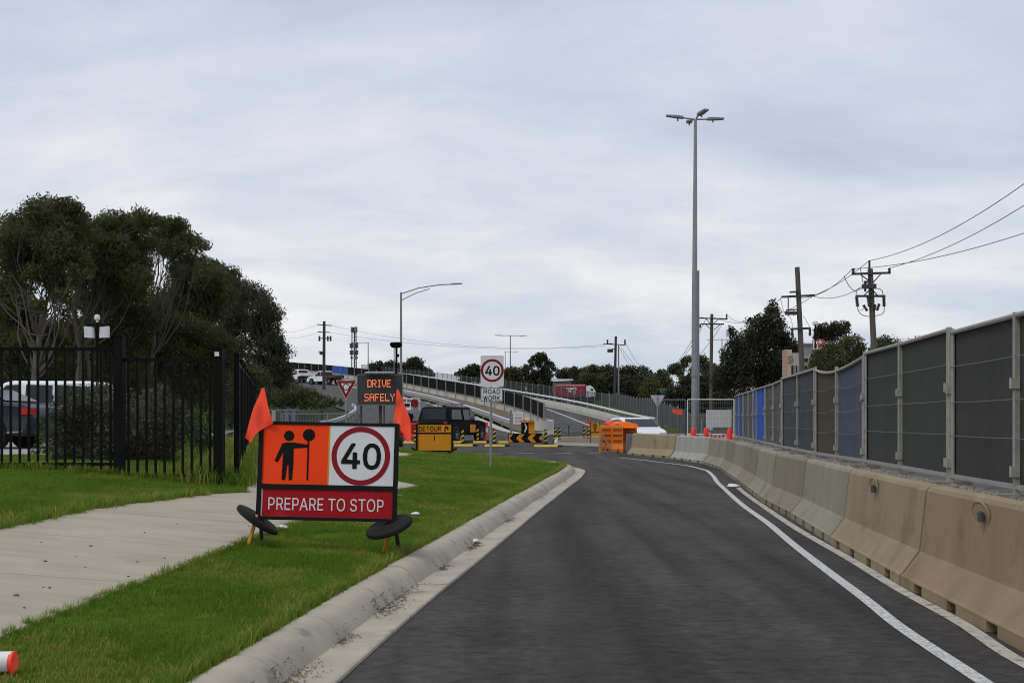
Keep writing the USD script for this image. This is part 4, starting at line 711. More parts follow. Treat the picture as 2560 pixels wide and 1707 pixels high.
hw_ = lambda y: .92 + 1.05 * np.clip((y - 84) / 3, .9, 1)
sp_ = 4
for a in range(0, n_ - 1, sp_):
    b = min(a + sp_, n_ - 1); p = WL[a:b + 1]; t_ = (p[-1] - p[0]) / np.linalg.norm(p[-1] - p[0]); nn = np.array([-t_[1], t_[0]]); p = p + nn * .22; z = land(p[:, 0], p[:, 1]); k = len(p)
    h = .93
    lo = np.column_stack([p, z + h]); hi = np.column_stack([p, z + 2.0]); th = np.array([*(nn * .02), 0])
    v = np.vstack([lo, hi, lo + th, hi + th]); i = np.arange(k - 1)[:, None]
    blue = 174 < WL[a][1] < 181
    obj('screen', (v, np.vstack([i + [0, 1, k + 1, k], i + [2 * k, 3 * k, 3 * k + 1, 2 * k + 1], i + [k, k + 1, 3 * k + 1, 3 * k]])), M['cloth_blue'] if blue else M['wall_mesh_black'], t2, label='blue screen' if blue else None)
    q_ = p[0] + nn * .06; obj('post', MB().bar((*q_, land(*q_) - .1), (*q_, land(*q_) + 2.08), .09), M['galvanised'], t2)
WB = [(.0, .52), (.035, .57), (.035, .62), (-.01, .665), (-.01, .685), (.035, .73), (.035, .78), (0, .83), (-.012, .83), (.02, .78), (.02, .73), (-.03, .685), (-.03, .665), (.02, .62), (.02, .57), (-.012, .52)]
def guard(label, line, side, every, name='guard_rail', sc=1.0):
    t = thing(name, label, 'guard rail', (0, 0, 0)); p = gline(line)
    obj('rail', MB().sweep([(x * side * 2.2, z * sc) for x, z in WB], p), M['steel_rail'], t)
    d = np.r_[0, np.cumsum(np.linalg.norm(np.diff(line, axis=0), axis=1))]
    for s in np.arange(.3, d[-1], every):
        q_ = np.array([np.interp(s, d, p[:, j]) for j in range(3)]); tt = line[min(len(line) - 1, int(s / d[-1] * (len(line) - 1)) + 1)] - line[max(0, int(s / d[-1] * (len(line) - 1)) - 1)]; tt /= np.linalg.norm(tt)
        q_[:2] += np.array([tt[1], -tt[0]]) * -.10 * side; obj('post', MB().bar(q_ - (0, 0, .1), q_ + (0, 0, .8), .1, .08), M['galvanised'], t)
g1 = smooth_line([(-.1, 86.0), (-3.0, 100.8), (-7.8, 119.5), (-12.1, 133.5), (-17.4, 148.5), (-24.8, 168.4), (-41, 209)], 2.0)
guard('long steel guard rail on the dirt bank side of the ramp', g1, -1, 4.0)
obj('kerb_strip', strip(AR, -.25, .45, land, .05), M['parapet_concrete'], kind='structure')
g2 = smooth_line([at(798, 1048, 84)[:2], at(832, 1042, 87)[:2], at(862, 1030, 92)[:2], at(885, 1018, 99)[:2], at(880, 1006, 108)[:2]], 1.0)
guard('steel guard rail curving around the foot of the ramp under the roundabout sign', g2, 1, 3.0)
t = thing('bridge_parapet', 'concrete parapet with steel rail along the right side of the ramp', 'wall', (0, 0, 0))
br = gline(BR)
nb = len(BR)
for a in range(0, nb - 1, 5):
    b = min(a + 5, nb - 1); obj('parapet_block', MB().sweep([(-.22, -.1), (-.2, .3), (-.12, .62), (.12, .62), (.15, -.1)], br[a:b + 1]), M['parapet_concrete'], t)
obj('rail', MB().sweep([(-.10, .93), (-.10, 1.03), (.06, 1.05), (.06, .93), (-.10, .93)], br), M['sign_white'], t)
for i in range(0, nb, 2): q_ = br[i]; obj('post', MB().bbox(q_[0] - .05, q_[0] + .05, q_[1] - .07, q_[1] + .07, q_[2] + .55, q_[2] + .95), M['galvanised'], t)
# paling fence below the parapet and mesh fence above it
pf = smooth_line([hit(1708, 1077)[:2] + (0, -1.5), hit(1660, 1060)[:2], hit(1600, 1037)[:2], hit(1545, 1019)[:2], (10.9, 150)], .33)
t = thing('paling_fence', 'long grey paling fence on the grass slope beyond the ramp parapet', 'fence', (0, 0, 0)); m = MB(); m2 = MB()
for i in range(len(pf) - 1):
    p = pf[i]; d = (pf[i + 1] - p) / np.linalg.norm(pf[i + 1] - p); z = float(land(*p)); h = 1.62 + .03 * math.sin(i * 1.7); m.box((p[0], p[1], z + h / 2 - .05), (.29, .03 if i % 2 else .05, h), math.atan2(d[1], d[0]))
obj('paling', m, M['paling'], t, kind='stuff')
for i in range(0, len(pf), 9): p = pf[i]; obj('post', MB().bar((p[0], p[1] + .05, float(land(*p)) - .1), (p[0], p[1] + .05, float(land(*p)) + 1.72), .08), M['galvanised'], t)
t = thing('mesh_fence', 'dark mesh fence standing behind the upper parapet, before the far trees', 'fence', (0, 0, 0))
mf = smooth_line([(8.6, 108), (4.0, 127), (.5, 140), (-4, 155), (-10, 172), (-26, 210)], 2.2)
for i in range(len(mf) - 1):
    p, q_ = mf[i], mf[i + 1]; z0, z1 = float(land(*p)), float(land(*q_)); m = MB()
    for s in np.linspace(.05, .95, 9): w = p * (1 - s) + q_ * s; zz = z0 * (1 - s) + z1 * s; m.bar((*w, zz + .05), (*w, zz + 1.6), .035)
    for h in (.1, 1.58): m.bar((*p, z0 + h), (*q_, z1 + h), .05)
    obj('mesh_panel', m, M['paling'], t)
    obj('post', MB().bar((p[0], p[1] - .05, z0 - .1), (p[0], p[1] - .05, z0 + 1.7), .07), M['galvanised'], t)
gs = Polygon([tuple(x) for x in BR + (.5, 0) if x[1] < 149] + [tuple(x) for x in pf[::-1] if x[1] < 149])
obj('grass_slope', sheet(gs.buffer(0), 1.5, lambda x, y: land(x, y) + .03), mat('slope_grass', (.07, .09, .035), .95, .4, .8, spec=0, spots=((.2, .17, .11), .25, .55)), kind='structure')

# ---------------------------------------------------------------- lamps and poles
def lamp_head(mb, c, d, L=.75, w=.3):
    w *= .8
    d = np.asarray(d, float); d /= np.linalg.norm(d); c = np.asarray(c, float); a = math.atan2(d[1], d[0]); el = math.asin(d[2])
    R = trimesh.transformations.euler_matrix(0, -el, a)[:3, :3]
    o = np.array([(0, -.35, -.04), (0, .35, -.04), (0, .35, .06), (0, -.35, .06), (.3, -.5, -.04), (.3, .5, -.04), (.3, .5, .06), (.3, -.5, .06), (1, -.42, -.03), (1, .42, -.03), (1, .42, .03), (1, -.42, .03)]) * (L, w, 1.0)
    mb.add(o @ R.T + c, [[0, 3, 2, 1], [0, 1, 5, 4], [1, 2, 6, 5], [2, 3, 7, 6], [3, 0, 4, 7], [4, 5, 9, 8], [5, 6, 10, 9], [6, 7, 11, 10], [7, 4, 8, 11], [8, 9, 10, 11]])
YL = 55.0; b = at(1735.5, 1090, YL); b[2] = .3; topz = zat(300, YL) - b[2]; kk = YL / F
t = thing('light_pole', 'very tall grey light pole with four lamp heads above the red bollards', 'light pole', b)
obj('shaft', MB().pipe([(0, 0, -.3), (.02, 0, topz * .5), (.055, 0, topz)], [.148, .118, .068], 16), M['galvanised'], t, smooth=40)
obj('sleeve', MB().pipe([(.13, .12, .3), (.15, .12, zat(676, YL) - b[2])], [.12, .105], 12), M['dark_galvanised'], t, smooth=40)
obj('band', MB().pipe([(.0, 0, 3.0), (0, 0, 3.12)], .158, 12), M['dark_galvanised'], t)
hx = lambda u, v, dy=0: ((u - 1735.5) * kk, dy, zat(v, YL) - b[2])
for (u0, v0, u1, v1, d, L) in ((1737, 299, 1709, 294, (-1, .15, .16), .78), (1742, 299, 1769, 298, (1, .1, .05), .75), (1740, 297, 1743, 294, (.42, -.8, .18), .62), (1735, 299, 1728, 297, (.05, .9, .10), .6)):
    p, q_ = np.array(hx(u0, v0)), np.array(hx(u1, v1, d[1] * .5)); obj('arm', MB().pipe([p, q_], .035, 8), M['dark_galvanised'], t)
    m = MB(); lamp_head(m, q_, d, L, .36); m.bbox(q_[0] - .03 + d[0] * .25, q_[0] + .03 + d[0] * .25, q_[1] - .03 + d[1] * .25, q_[1] + .03 + d[1] * .25, q_[2] - .14, q_[2] - .02); obj('lamp_head', m, M['dark_galvanised'], t)
def street_light(label, u, vt, y, arms, r=.11, vb=1000):
    b = at(u, vb, y); b[2] = float(land(b[0], b[1])); kk = y / F; t = thing('street_light', label, 'street light', b)
    h = zat(vt, y) - b[2]; obj('shaft', MB().pipe([(0, 0, -.2), (0, 0, h)], [r, r * .62], 10), M['galvanised'], t, smooth=40)
    for du, dv in arms:
        q_ = np.array([du * kk, -.1, h - dv * kk]); s = 1 if du > 0 else -1
        obj('arm', MB().pipe([(0, 0, h - .1), (q_[0] * .35, 0, h + (q_[2] - h) * .55), (q_[0] * .75, -.05, h + (q_[2] - h) * .93), q_], .045, 6), M['galvanised'], t)
        m = MB(); lamp_head(m, q_, (s, -.1, .05), .8 if y < 120 else 1.0, .3); obj('lamp_head', m, M['dark_galvanised'], t)
    return t, h, kk
t, h, kk = street_light('grey street light with one long curved arm behind the message board', 1002.5, 731, 88, [(126, -20)])
obj('stay', MB().pipe([(0, 0, h - 20 * kk), (36 * kk, 0, h - 2 * kk), (72 * kk, -.05, h + 9 * kk)], .035, 6), M['galvanised'], t)
street_light('far street light with arms on both sides, right of the speed sign', 1276, 838, 175, [(-22, 1), (24, 2)])
street_light('small far street light with one arm, just left of the double armed one', 1263, 878, 230, [(20, 3)], .1)
street_light('far street light with its arm to the left, beside the phone mast', 920.5, 856, 190, [(-26, 1)])
street_light('far street light with arms on both sides, between timber pole and casuarina', 1805, 847, 180, [(-22, 3), (22, 4)])
# twin boxed lamps on the car park pole
b = at(243, 1120, 30); b[2] = float(lawn_z(b[0], b[1])); kk = 30 / F; t = thing('car_park_lamp', 'thin dark pole with two white boxed lamps in front of the gum trees', 'lamp', b); lz = lambda v: zat(v, 30) - b[2]
obj('shaft', MB().pipe([(0, 0, -.1), (0, 0, lz(806))], .035, 8), M['black_steel'], t); obj('bracket', MB().bbox(-27 * kk, 27 * kk, -.03, .03, lz(815), lz(810)), M['black_steel'], t)
obj('sensor', MB().lathe([(0, .12), (.05, .11), (.07, .05), (.07, 0), (.03, -.03), (.03, -.1)], (-.0, 0, lz(808) + .1), 12), M['sign_white'], t)
for s in (-1, 1): obj('lamp_box', MB().prism(Polygon([(s * 8 * kk, 0), (s * 29 * kk, .01), (s * 30 * kk, 29 * kk), (s * 10 * kk, 27 * kk)]), .16, np.array([[1, 0, 0, 0], [0, 0, 1, -.1], [0, 1, 0, lz(845)], [0, 0, 0, 1.0]])), M['lamp_panel'], t)

def pole(label, u, vt, y, r=(.15, .11), vb=1000, lean=0.0, arms=(), mat_='pole_timber', zb=None):
    b = at(u, vb, y); b[2] = (float(land(b[0], b[1])) if zb is None else zb) - .1; kk = y / F; t = thing('power_pole', label, 'power pole', b, 0, None)
    X = lambda uu: (uu - u) * kk; Z = lambda v: zat(v, y) - b[2]; top = Z(vt)
    obj('shaft', MB().pipe([(-lean * kk, 0, 0), (0, 0, top)], list(r), 10), M[mat_], t, smooth=40)
    for (u0, v0, u1, v1) in arms: obj('crossarm', MB().bar((X(u0), -.16, Z(v0)), (X(u1), -.16, Z(v1)), .09, .11), M['pole_dark'], t)
    return t, X, Z
def insul(t, X, Z, u, v0, v1, u1=None, r=.05):
    n = 5; p = [(X(u), -.16, Z(v0)), (X(u1 if u1 else u), -.16, Z(v1))]; p = np.linspace(p[0], p[1], 2 * n + 1); obj('insulator', MB().pipe(p, [r * (1.5 if i % 2 else .8) for i in range(2 * n + 1)], 8), M['pole_dark'], t)
tA, X, Z = pole('timber power pole with looped cables and fuses, standing behind the screened fence', 2175.5, 672, 62, (.18, .13), 1000, -20, [(2127, 686, 2224, 683), (2137, 741, 2211, 741)])
obj('top_pin', MB().bar((X(2172), -.1, Z(700)), (X(2172), -.1, Z(652)), .09), M['pole_dark'], tA)
for u_ in (2131, 2221): insul(tA, X, Z, u_, 686, 672, r=.06)
for p in (((2150, 687), (2170, 702)), ((2201, 685), (2182, 706)), ((2170, 728), (2158, 740)), ((2182, 728), (2193, 740))): obj('brace', MB().bar((X(p[0][0]), -.1, Z(p[0][1])), (X(p[1][0]), -.1, Z(p[1][1])), .05), M['pole_dark'], tA)
obj('switch_box', MB().bbox(X(2152), X(2184), -.5, -.16, Z(723), Z(712)).bbox(X(2157), X(2172), -.4, -.2, Z(709), Z(704)).bbox(X(2156), X(2160), -.4, -.3, Z(731), Z(705)), M['pole_dark'], tA)
for u0, u1 in ((2139, 2142), (2168, 2171), (2207, 2208)): insul(tA, X, Z, u0, 742, 767, u1, .07)
for a_ in ((2156, 763, 2166, 778), (2186, 762, 2183, 777), (2196, 760, 2190, 777)): insul(tA, X, Z, a_[0], a_[1], a_[3], a_[2], .06)
def cable(t, X, Z, pts, r=.02): 
    p = smooth_line([(X(u_), -.17, Z(v_)) for u_, v_ in pts], .15); obj('cable', MB().pipe(p, r, 5, cap=False), M['wire_dark'], t)
cable(tA, X, Z, [(2141, 766), (2144, 778), (2151, 787), (2172, 792)]); cable(tA, X, Z, [(2208, 766), (2208, 778), (2202, 786), (2183, 790)]); cable(tA, X, Z, [(2108, 691), (2118, 712), (2128, 724), (2138, 730)]); cable(tA, X, Z, [(2148, 672), (2151, 686), (2155, 708)])
cable(tA, X, Z, [(2138, 741), (2138, 731), (2152, 722)]); cable(tA, X, Z, [(2184, 722), (2196, 723), (2204, 730), (2205, 741)]); cable(tA, X, Z, [(2146, 775), (2152, 777), (2157, 770)], .012)
tB, X, Z = pole('timber power pole leaning left, with a hanging box, beside the pink building', 1993, 668, 66, (.16, .13), 930, -21, [(1952, 743, 2035, 739), (1974, 823, 2025, 821)])
obj('bracket', MB().bar((X(1973), -.12, Z(731)), (X(1996), -.12, Z(730)), .09), M['pole_dark'], tB)
obj('bracket', MB().bar((X(1964), -.12, Z(776)), (X(1992), -.12, Z(774)), .07), M['pole_dark'], tB)
obj('hanging_box', MB().bbox(X(1961), X(1988), -.4, -.1, Z(788), Z(780)).bbox(X(1967), X(1969), -.3, -.2, Z(791), Z(741)).bbox(X(1981), X(1983), -.3, -.2, Z(790), Z(774)), M['pole_dark'], tB)
for u_ in (1979, 2023): insul(tB, X, Z, u_, 823, 840, r=.06)
cable(tB, X, Z, [(1950, 747), (1955, 770), (1962, 788)], .012); cable(tB, X, Z, [(1971, 790), (1978, 806), (1979, 822)], .012); cable(tB, X, Z, [(2006, 790), (2016, 806), (2022, 820)], .012)
tC, X, Z = pole('timber power pole with two crossarms, just right of the tall light pole', 1779.5, 785, 110, (.16, .14), 1000, 3, [(1743, 795, 1818, 798), (1750, 810.5, 1809, 810.5)])
for p in (((1765, 797), (1778, 812)), ((1795, 798), (1782, 812)), ((1764, 811), (1778, 825)), ((1800, 811), (1784, 825))): obj('brace', MB().bar((X(p[0][0]), -.1, Z(p[0][1])), (X(p[1][0]), -.1, Z(p[1][1])), .06), M['pole_dark'], tC)
insul(tC, X, Z, 1816, 797, 785, r=.06); insul(tC, X, Z, 1750, 811, 820, r=.06)
tD, X, Z = pole('far timber pole with upright pins and a side transformer, above the white cab', 1539.5, 841, 150, (.19, .15), 1000, 3, [(1507, 860.5, 1530, 859.5), (1517, 859.5, 1564, 863)], 'pole_dark')
for u_ in (1518.5, 1562): insul(tD, X, Z, u_, 861, 849, r=.09)
obj('transformer', MB().bbox(X(1518), X(1532), -.5, -.1, Z(881), Z(873)).bar((X(1520), -.2, Z(874)), (X(1538), -.2, Z(872)), .1), M['pole_dark'], tD); obj('conduit', MB().bar((X(1546), -.2, Z(990)), (X(1546), -.2, Z(864)), .16), M['galvanised'], tD)
tE, X, Z = pole('far power pole with hanging insulators, standing behind the left of the ramp', 810.5, 803, 150, (.2, .17), 930, 1, [(793, 811.5, 829.5, 814), (795, 830, 826, 831), (800, 846, 829, 846)], 'pole_dark')
for u_ in (799, 820, 827): insul(tE, X, Z, u_, 840, 853, r=.1)
obj('transformer', MB().bbox(X(800), X(809), -.5, -.1, Z(887), Z(879)).bar((X(797), -.2, Z(879)), (X(810), -.2, Z(880)), .12), M['pole_dark'], tE)
# wires
def wire(label, p, q_, sag, r=.016):
    t = np.linspace(0, 1, 40); p, q_ = np.array(p), np.array(q_); w = p + (q_ - p) * t[:, None]; w[:, 2] -= 4 * sag * t * (1 - t); tag(obj('power_line', MB().pipe(w, r, 5, cap=False), M['wire_dark']), label, 'power line', 'power lines')
NP = lambda z, dx=0: (18.2 + dx, 31.0, z)
wire('top power line rising from the pole pin to the right edge', at(2172, 652, 62), NP(11.6, -.2), 1.15); wire('steepest power line from the crossarm end to the right edge', at(2221, 671, 62), NP(11.9, 1.4), 1.05); wire('lowest power line from the crossarm to the right edge', at(2131, 672, 62), NP(9.5, 2.6), .95)
wire('upper power line sagging from the crossarmed pole down to the leaning pole', at(2131, 672, 62), at(1975, 741, 66), .55); wire('lower power line sagging from the crossarmed pole down to the leaning pole', at(2172, 652, 62), at(2030, 740, 66), .2); wire('faint power line between the leaning pole and the looped cable pole', at(2155, 716, 62), at(2033, 741, 66), .3)
wire('upper power line between the leaning pole and the timber pole by the light pole', at(1954, 743, 66), at(1816, 786, 110), 1.0); wire('lower power line between the leaning pole and the timber pole by the light pole', at(2033, 740, 66), at(1779, 790, 110), 1.0)
wire('highest sagging power line left of the tall light pole', at(1765, 797, 110), at(1562, 852, 150), 4.6, .022); wire('lowest sagging power line left of the tall light pole', at(1750, 812, 110), at(1545, 860, 150), 4.6, .022); wire('third sagging power line left of the tall light pole', at(1805, 811, 110), at(1553, 868, 150), 4.2, .022)
wire('upper long power line running left from the far timber pole to the ramp', at(1508, 862, 150), at(829, 814, 150), 1.3, .014); wire('lower long power line running left from the far timber pole to the ramp', at(1510, 865, 150), at(826, 831, 150), 1.0, .014)
wire('power line entering the gum trees from the far left pole', at(794, 812, 150), at(690, 832, 150), .3, .012); wire('lower power line entering the gum trees from the far left pole', at(796, 831, 150), at(690, 845, 150), .3, .012)
wire('low cable in front of the casuarina tree, ending at the pink building', at(1779, 912, 110), at(1960, 918, 106), .1, .03)
# phone mast
y = 210; kk = y / F; b = at(885, 940, y); b[2] = float(land(b[0], b[1])); t = thing('phone_mast', 'lattice phone mast with clustered dark antennas above the blue screen', 'mast', b); lz = lambda v: zat(v, y) - b[2]
m = MB()
for x, yy in ((-.35, 0), (.35, 0), (0, .6)): m.pipe([(x * 1.2, yy, -.3), (x, yy, lz(822))], .09, 5)
for i in range(14):
    z0, z1 = lz(822) * i / 14, lz(822) * (i + 1) / 14; m.bar((-.38, 0, z0), (.38, 0, z1), .06).bar((.38, 0, z0), (0, .6, z1), .06)
obj('lattice', m, M['pole_dark'], t)
for v0, v1, n_, r in ((817, 831, 7, .42), (857, 870, 8, .58), (875, 887, 8, .58), (891, 897, 5, .5)):
    for i in range(n_): a = 2 * math.pi * i / n_; obj('antenna', MB().bbox(r * math.cos(a) - .16, r * math.cos(a) + .16, r * math.sin(a) - .1, r * math.sin(a) + .1, lz(v1), lz(v0 + (i % 3))), M['pole_dark' if i % 2 else 'dark_galvanised'], t)
# dark camera mast
y = 80; kk = y / F; b = at(990, 1000, y); b[2] = float(land(b[0], b[1])); t = thing('camera_mast', 'dark mast carrying a flat black box behind the message board', 'mast', b); lz = lambda v: zat(v, y) - b[2]
obj('shaft', MB().pipe([(.03, 0, -.1), (.03, 0, lz(866))], .075, 8), M['black_steel'], t); obj('shaft', MB().pipe([(-.12, 0, -.1), (-.12, 0, lz(866))], .03, 8), M['dark_galvanised'], t)
obj('box', MB().lathe([(0, .18), (.36, .18), (.40, .12), (.40, .02), (.33, -.12), (.15, -.18), (0, -.18)], (0, 0, lz(863)), 14), M['black_steel'], t, smooth=40); obj('junction_box', MB().bbox(.05, .2, -.15, .1, lz(892), lz(885)), M['black_steel'], t)

# ---------------------------------------------------------------- message board, roundabout sign
DOT = {'D': '11110 10001 10001 10001 10001 10001 11110', 'R': '11110 10001 10001 11110 10100 10010 10001', 'I': '01110 00100 00100 00100 00100 00100 01110', 'V': '10001 10001 10001 10001 10001 01010 00100', 'E': '11111 10000 10000 11110 10000 10000 11111',
       'S': '01111 10000 10000 01110 00001 00001 11110', 'A': '01110 10001 10001 11111 10001 10001 10001', 'F': '11111 10000 10000 11110 10000 10000 10000', 'L': '10000 10000 10000 10000 10000 10000 11111', 'Y': '10001 10001 01010 00100 00100 00100 00100'}
y = 50; kk = y / F; b = at(950, 1110, y); b[2] = float(land(b[0], b[1])); t = thing('message_board', 'dark electronic message board reading DRIVE SAFELY in orange lights', 'message board', b); lx = lambda u: (u - 950) * kk; lz = lambda v: zat(v, y) - b[2]
x0, x1, z0, z1 = lx(893), lx(1006.5), lz(1013), lz(936)
obj('screen', MB().bbox(x0 + .02, x1 - .02, -.03, .1, z0 + .02, z1 - .02), M['screen'], t)
obj('frame', MB().bbox(x0 - .015, x0 + .02, -.045, .12, z0, z1).bbox(x1 - .02, x1 + .015, -.045, .12, z0, z1).bbox(x0 + .02, x1 - .02, -.045, .12, z0 - .012, z0 + .02).bbox(x0 + .02, x1 - .02, -.045, .12, z1 - .02, z1 + .012), M['timber_grey'], t)
m = MB()
for word, u0, pitch, vt in (('DRIVE', 919.8, 12.05, 950.5), ('SAFELY', 912.3, 12.95, 985)):
    for i, ch in enumerate(word):
        for r, row in enumerate(DOT[ch].split()):
            for c_, on in enumerate(row):
                if on == '1': cx, cz = lx(u0 + i * pitch + c_ * 2.15), lz(vt + r * 2.7); m.bbox(cx - .0145, cx + .0145, -.036, -.031, cz - .0175, cz + .0175)
obj('lettering', m, M['led'], t)
obj('solar_panel', MB().box(((lx(914) + lx(984)) / 2, .0, lz(931)), (70 * kk, .9, .05), 0, .08).bbox(-.04, .04, -.02, .04, z1, lz(931)), M['galvanised'], t)
obj('mast', MB().bbox(-.06, .06, .12, .24, .3, z1 - .2).bbox(lx(945), lx(958), -.02, .1, lz(1014), lz(1010)), M['pole_dark'], t)
obj('support', MB().bbox(lx(900), lx(904), .1, .2, .4, z0), M['pole_dark'], t); obj('support', MB().bbox(lx(958), lx(961), .1, .2, .4, z0), M['pole_dark'], t)
obj('trailer', MB().bbox(-.7, .7, -.5, 1.0, .35, .55).bbox(-.5, .5, -.4, .6, .55, 1.0), M['sign_yellow'], t)
for s in (-1, 1): obj('wheel', MB().pipe([(s * .72, .3, .3), (s * .9, .3, .3)], .3, 16), M['rubber'], t)
y = 46.5; kk = y / F; b = at(865, 1110, y); b[2] = float(lawn_z(b[0], b[1])); t = thing('roundabout_sign', 'red bordered roundabout give way triangle on a grey post', 'road sign', b); lx = lambda u: (u - 865) * kk; lz = lambda v: zat(v, y) - b[2]
tri = lambda g: Polygon([(lx(840.5) + 1.7 * g, lz(951) - g), (lx(891) - 1.7 * g, lz(951) - g), (lx(865), lz(998.5) + 2.1 * g)])
obj('post', MB().pipe([(-.01, .04, -.1), (0, .04, lz(955))], .03, 8), M['galvanised'], t)
obj('panel', MB().prism(tri(0).buffer(.008), .006, face_at(0)), M['sign_white'], t); obj('border', MB().prism(tri(.006).difference(tri(.105)), .002, face_at(-.0065)), M['ring_red'], t)
c = Point(lx(865.5), lz(967)); ring = c.buffer(8.6 * kk, 24).difference(c.buffer(6.6 * kk, 24)); cut = unary_union([affinity.rotate(shapely.box(c.x - .02, c.y, c.x + .02, c.y + .3), a, origin=c) for a in (20, 140, 260)])
ah = unary_union([affinity.rotate(Polygon([(c.x - .055, c.y + 9.6 * kk), (c.x - .055, c.y + 5.6 * kk), (c.x + .0, c.y + 7.6 * kk)]), a, origin=c) for a in (8, 128, 248)])
obj('roundabout_symbol', MB().prism(unary_union([ring.difference(cut), ah]), .002, face_at(-.0065)), M['sign_black'], t)
mat('mesh_orange', (.80, .15, .012), .8, .12, 6)
# ---------------------------------------------------------------- vehicles
def vehicle(name, label, cat, loc, head, prof, W, paint, wheels, wr, belt, glass=(), ends=(), parts=(), group=None):
    """prof: side outline (x forward, z up); belt: height above which the sides lean in; glass: side window outlines; ends: (p, q, margin) panes across the car"""
    t = thing(name, label, cat, loc, head, group)
    ring = np.array(Polygon(prof).exterior.segmentize(.18).coords)[:-1]
    if not Polygon(prof).exterior.is_ccw: ring = ring[::-1]
    x0, x1 = ring[:, 0].min(), ring[:, 0].max(); zt = ring[:, 1].max()
    def half(x, z):
        lean = np.clip((z - belt) / (zt - belt), 0, 1); e = np.clip((np.abs(x - (x0 + x1) / 2) - (x1 - x0) * .36) / ((x1 - x0) * .14), 0, 1)
        return W / 2 * (1 - .16 * lean) * (1 - .10 * e ** 2) - .03 * np.clip((.45 - z) / .2, 0, 1)
    inner = np.array(Polygon(ring).buffer(-.06, join_style=2).exterior.coords); c = ring.mean(0)
    def inset(k):
        e = np.roll(ring, -1, 0) - np.roll(ring, 1, 0); e /= np.linalg.norm(e, axis=1, keepdims=True) + 1e-9; return ring + np.stack([-e[:, 1], e[:, 0]], 1) * k
    lay = [(inset(.07), -1, .0), (inset(.02), -1, .035), (ring, -1, .09), (ring, 1, .09), (inset(.02), 1, .035), (inset(.07), 1, .0)]
    v = np.vstack([np.column_stack([r[:, 0], s * (half(r[:, 0], r[:, 1]) - d), r[:, 1]]) for r, s, d in lay]); n = len(ring); f = []
    for a in range(5): f += [[a * n + i, a * n + (i + 1) % n, (a + 1) * n + (i + 1) % n, (a + 1) * n + i] for i in range(n)]
    mb = MB().add(v, f); cap = lay[0][0]
    vv, ff = trimesh.creation.triangulate_polygon(Polygon(cap).buffer(0), engine='earcut')
    for s in (-1, 1): mb.add(np.column_stack([vv[:, 0], s * half(vv[:, 0], vv[:, 1]), vv[:, 1]]), ff if s < 0 else ff[:, ::-1])
    obj('body', mb, M[paint], t, smooth=35)
    for wx in wheels:
        for s in (-1, 1):
            y = s * (W / 2 - .09); o = s * .03
            obj('wheel_arch', MB().pipe([(wx, s * (W / 2 - .26), wr), (wx, s * (W / 2 + .004), wr)], wr * 1.16, 18), M['car_trim'], t)
            wl_ = obj('wheel', MB().lathe([(wr * .62, -.10), (wr * .95, -.10), (wr, -.06), (wr, .06), (wr * .95, .10), (wr * .62, .10), (wr * .62, -.10)], (0, 0, 0), 20, np.array([[1, 0, 0, wx], [0, 0, 1, y + o], [0, 1, 0, wr], [0, 0, 0, 1.0]])), M['rubber'], t, smooth=40)
            m = MB().pipe([(wx, y + s * .05, wr), (wx, y + s * .115, wr)], wr * .16, 10)
            for i in range(5): a = i * 2 * math.pi / 5 + .3; m.bar((wx, y + s * .09, wr), (wx + math.cos(a) * wr * .63, y + s * .11, wr + math.sin(a) * wr * .63), .05, .03)
            m.lathe([(wr * .60, .0), (wr * .66, .0), (wr * .66, .03), (wr * .60, .03), (wr * .6, 0)], (0, 0, 0), 20, np.array([[1, 0, 0, wx], [0, 0, 1, y + s * .105 - .015], [0, 1, 0, wr], [0, 0, 0, 1.0]]))
            obj('rim', m, M['alloy'], wl_)
    for g in glass:
        for s in (-1, 1):
            P = Polygon(g).segmentize(.2) if hasattr(Polygon(g), 'segmentize') else Polygon(g); vv, ff = trimesh.creation.triangulate_polygon(P, engine='earcut')
            obj('side_window', MB().add(np.column_stack([vv[:, 0], s * (half(vv[:, 0], vv[:, 1]) + .006), vv[:, 1]]), ff if s < 0 else ff[:, ::-1]), M['glass_dark'], t)
    for (p, q, mg, nm) in ends:
        p, q = np.array(p), np.array(q); d = (q - p) / np.linalg.norm(q - p); nn = np.array([d[1], -d[0]]) * .012; nn *= 1 if nn[0] * (p[0]) > 0 else -1
        a, b = p + nn, q + nn; ya, yb = float(half(*p)) - mg, float(half(*q)) - mg; obj(nm, MB().add([(a[0], -ya, a[1]), (a[0], ya, a[1]), (b[0], yb, b[1]), (b[0], -yb, b[1])], [[0, 1, 2, 3]]), M['glass_dark'], t)
    for nm, (x, y, z), (sx, sy, sz), mm in parts:
        for s in ((-1, 1) if y else (1,)): obj(nm, MB().box((x, s * y, z), (sx, sy, sz)), M[mm], t)
    return t
UTE = [(-2.55, .48), (-2.6, .75), (-2.58, 1.06), (-2.44, 1.14), (-2.2, 1.80), (-2.0, 1.86), (.25, 1.86), (.5, 1.80), (1.2, 1.20), (2.25, 1.06), (2.5, .92), (2.6, .6), (2.5, .36), (-2.3, .36)]
b = at(1079, 1099, 63); b[2] = float(land(b[0], b[1])) + .012
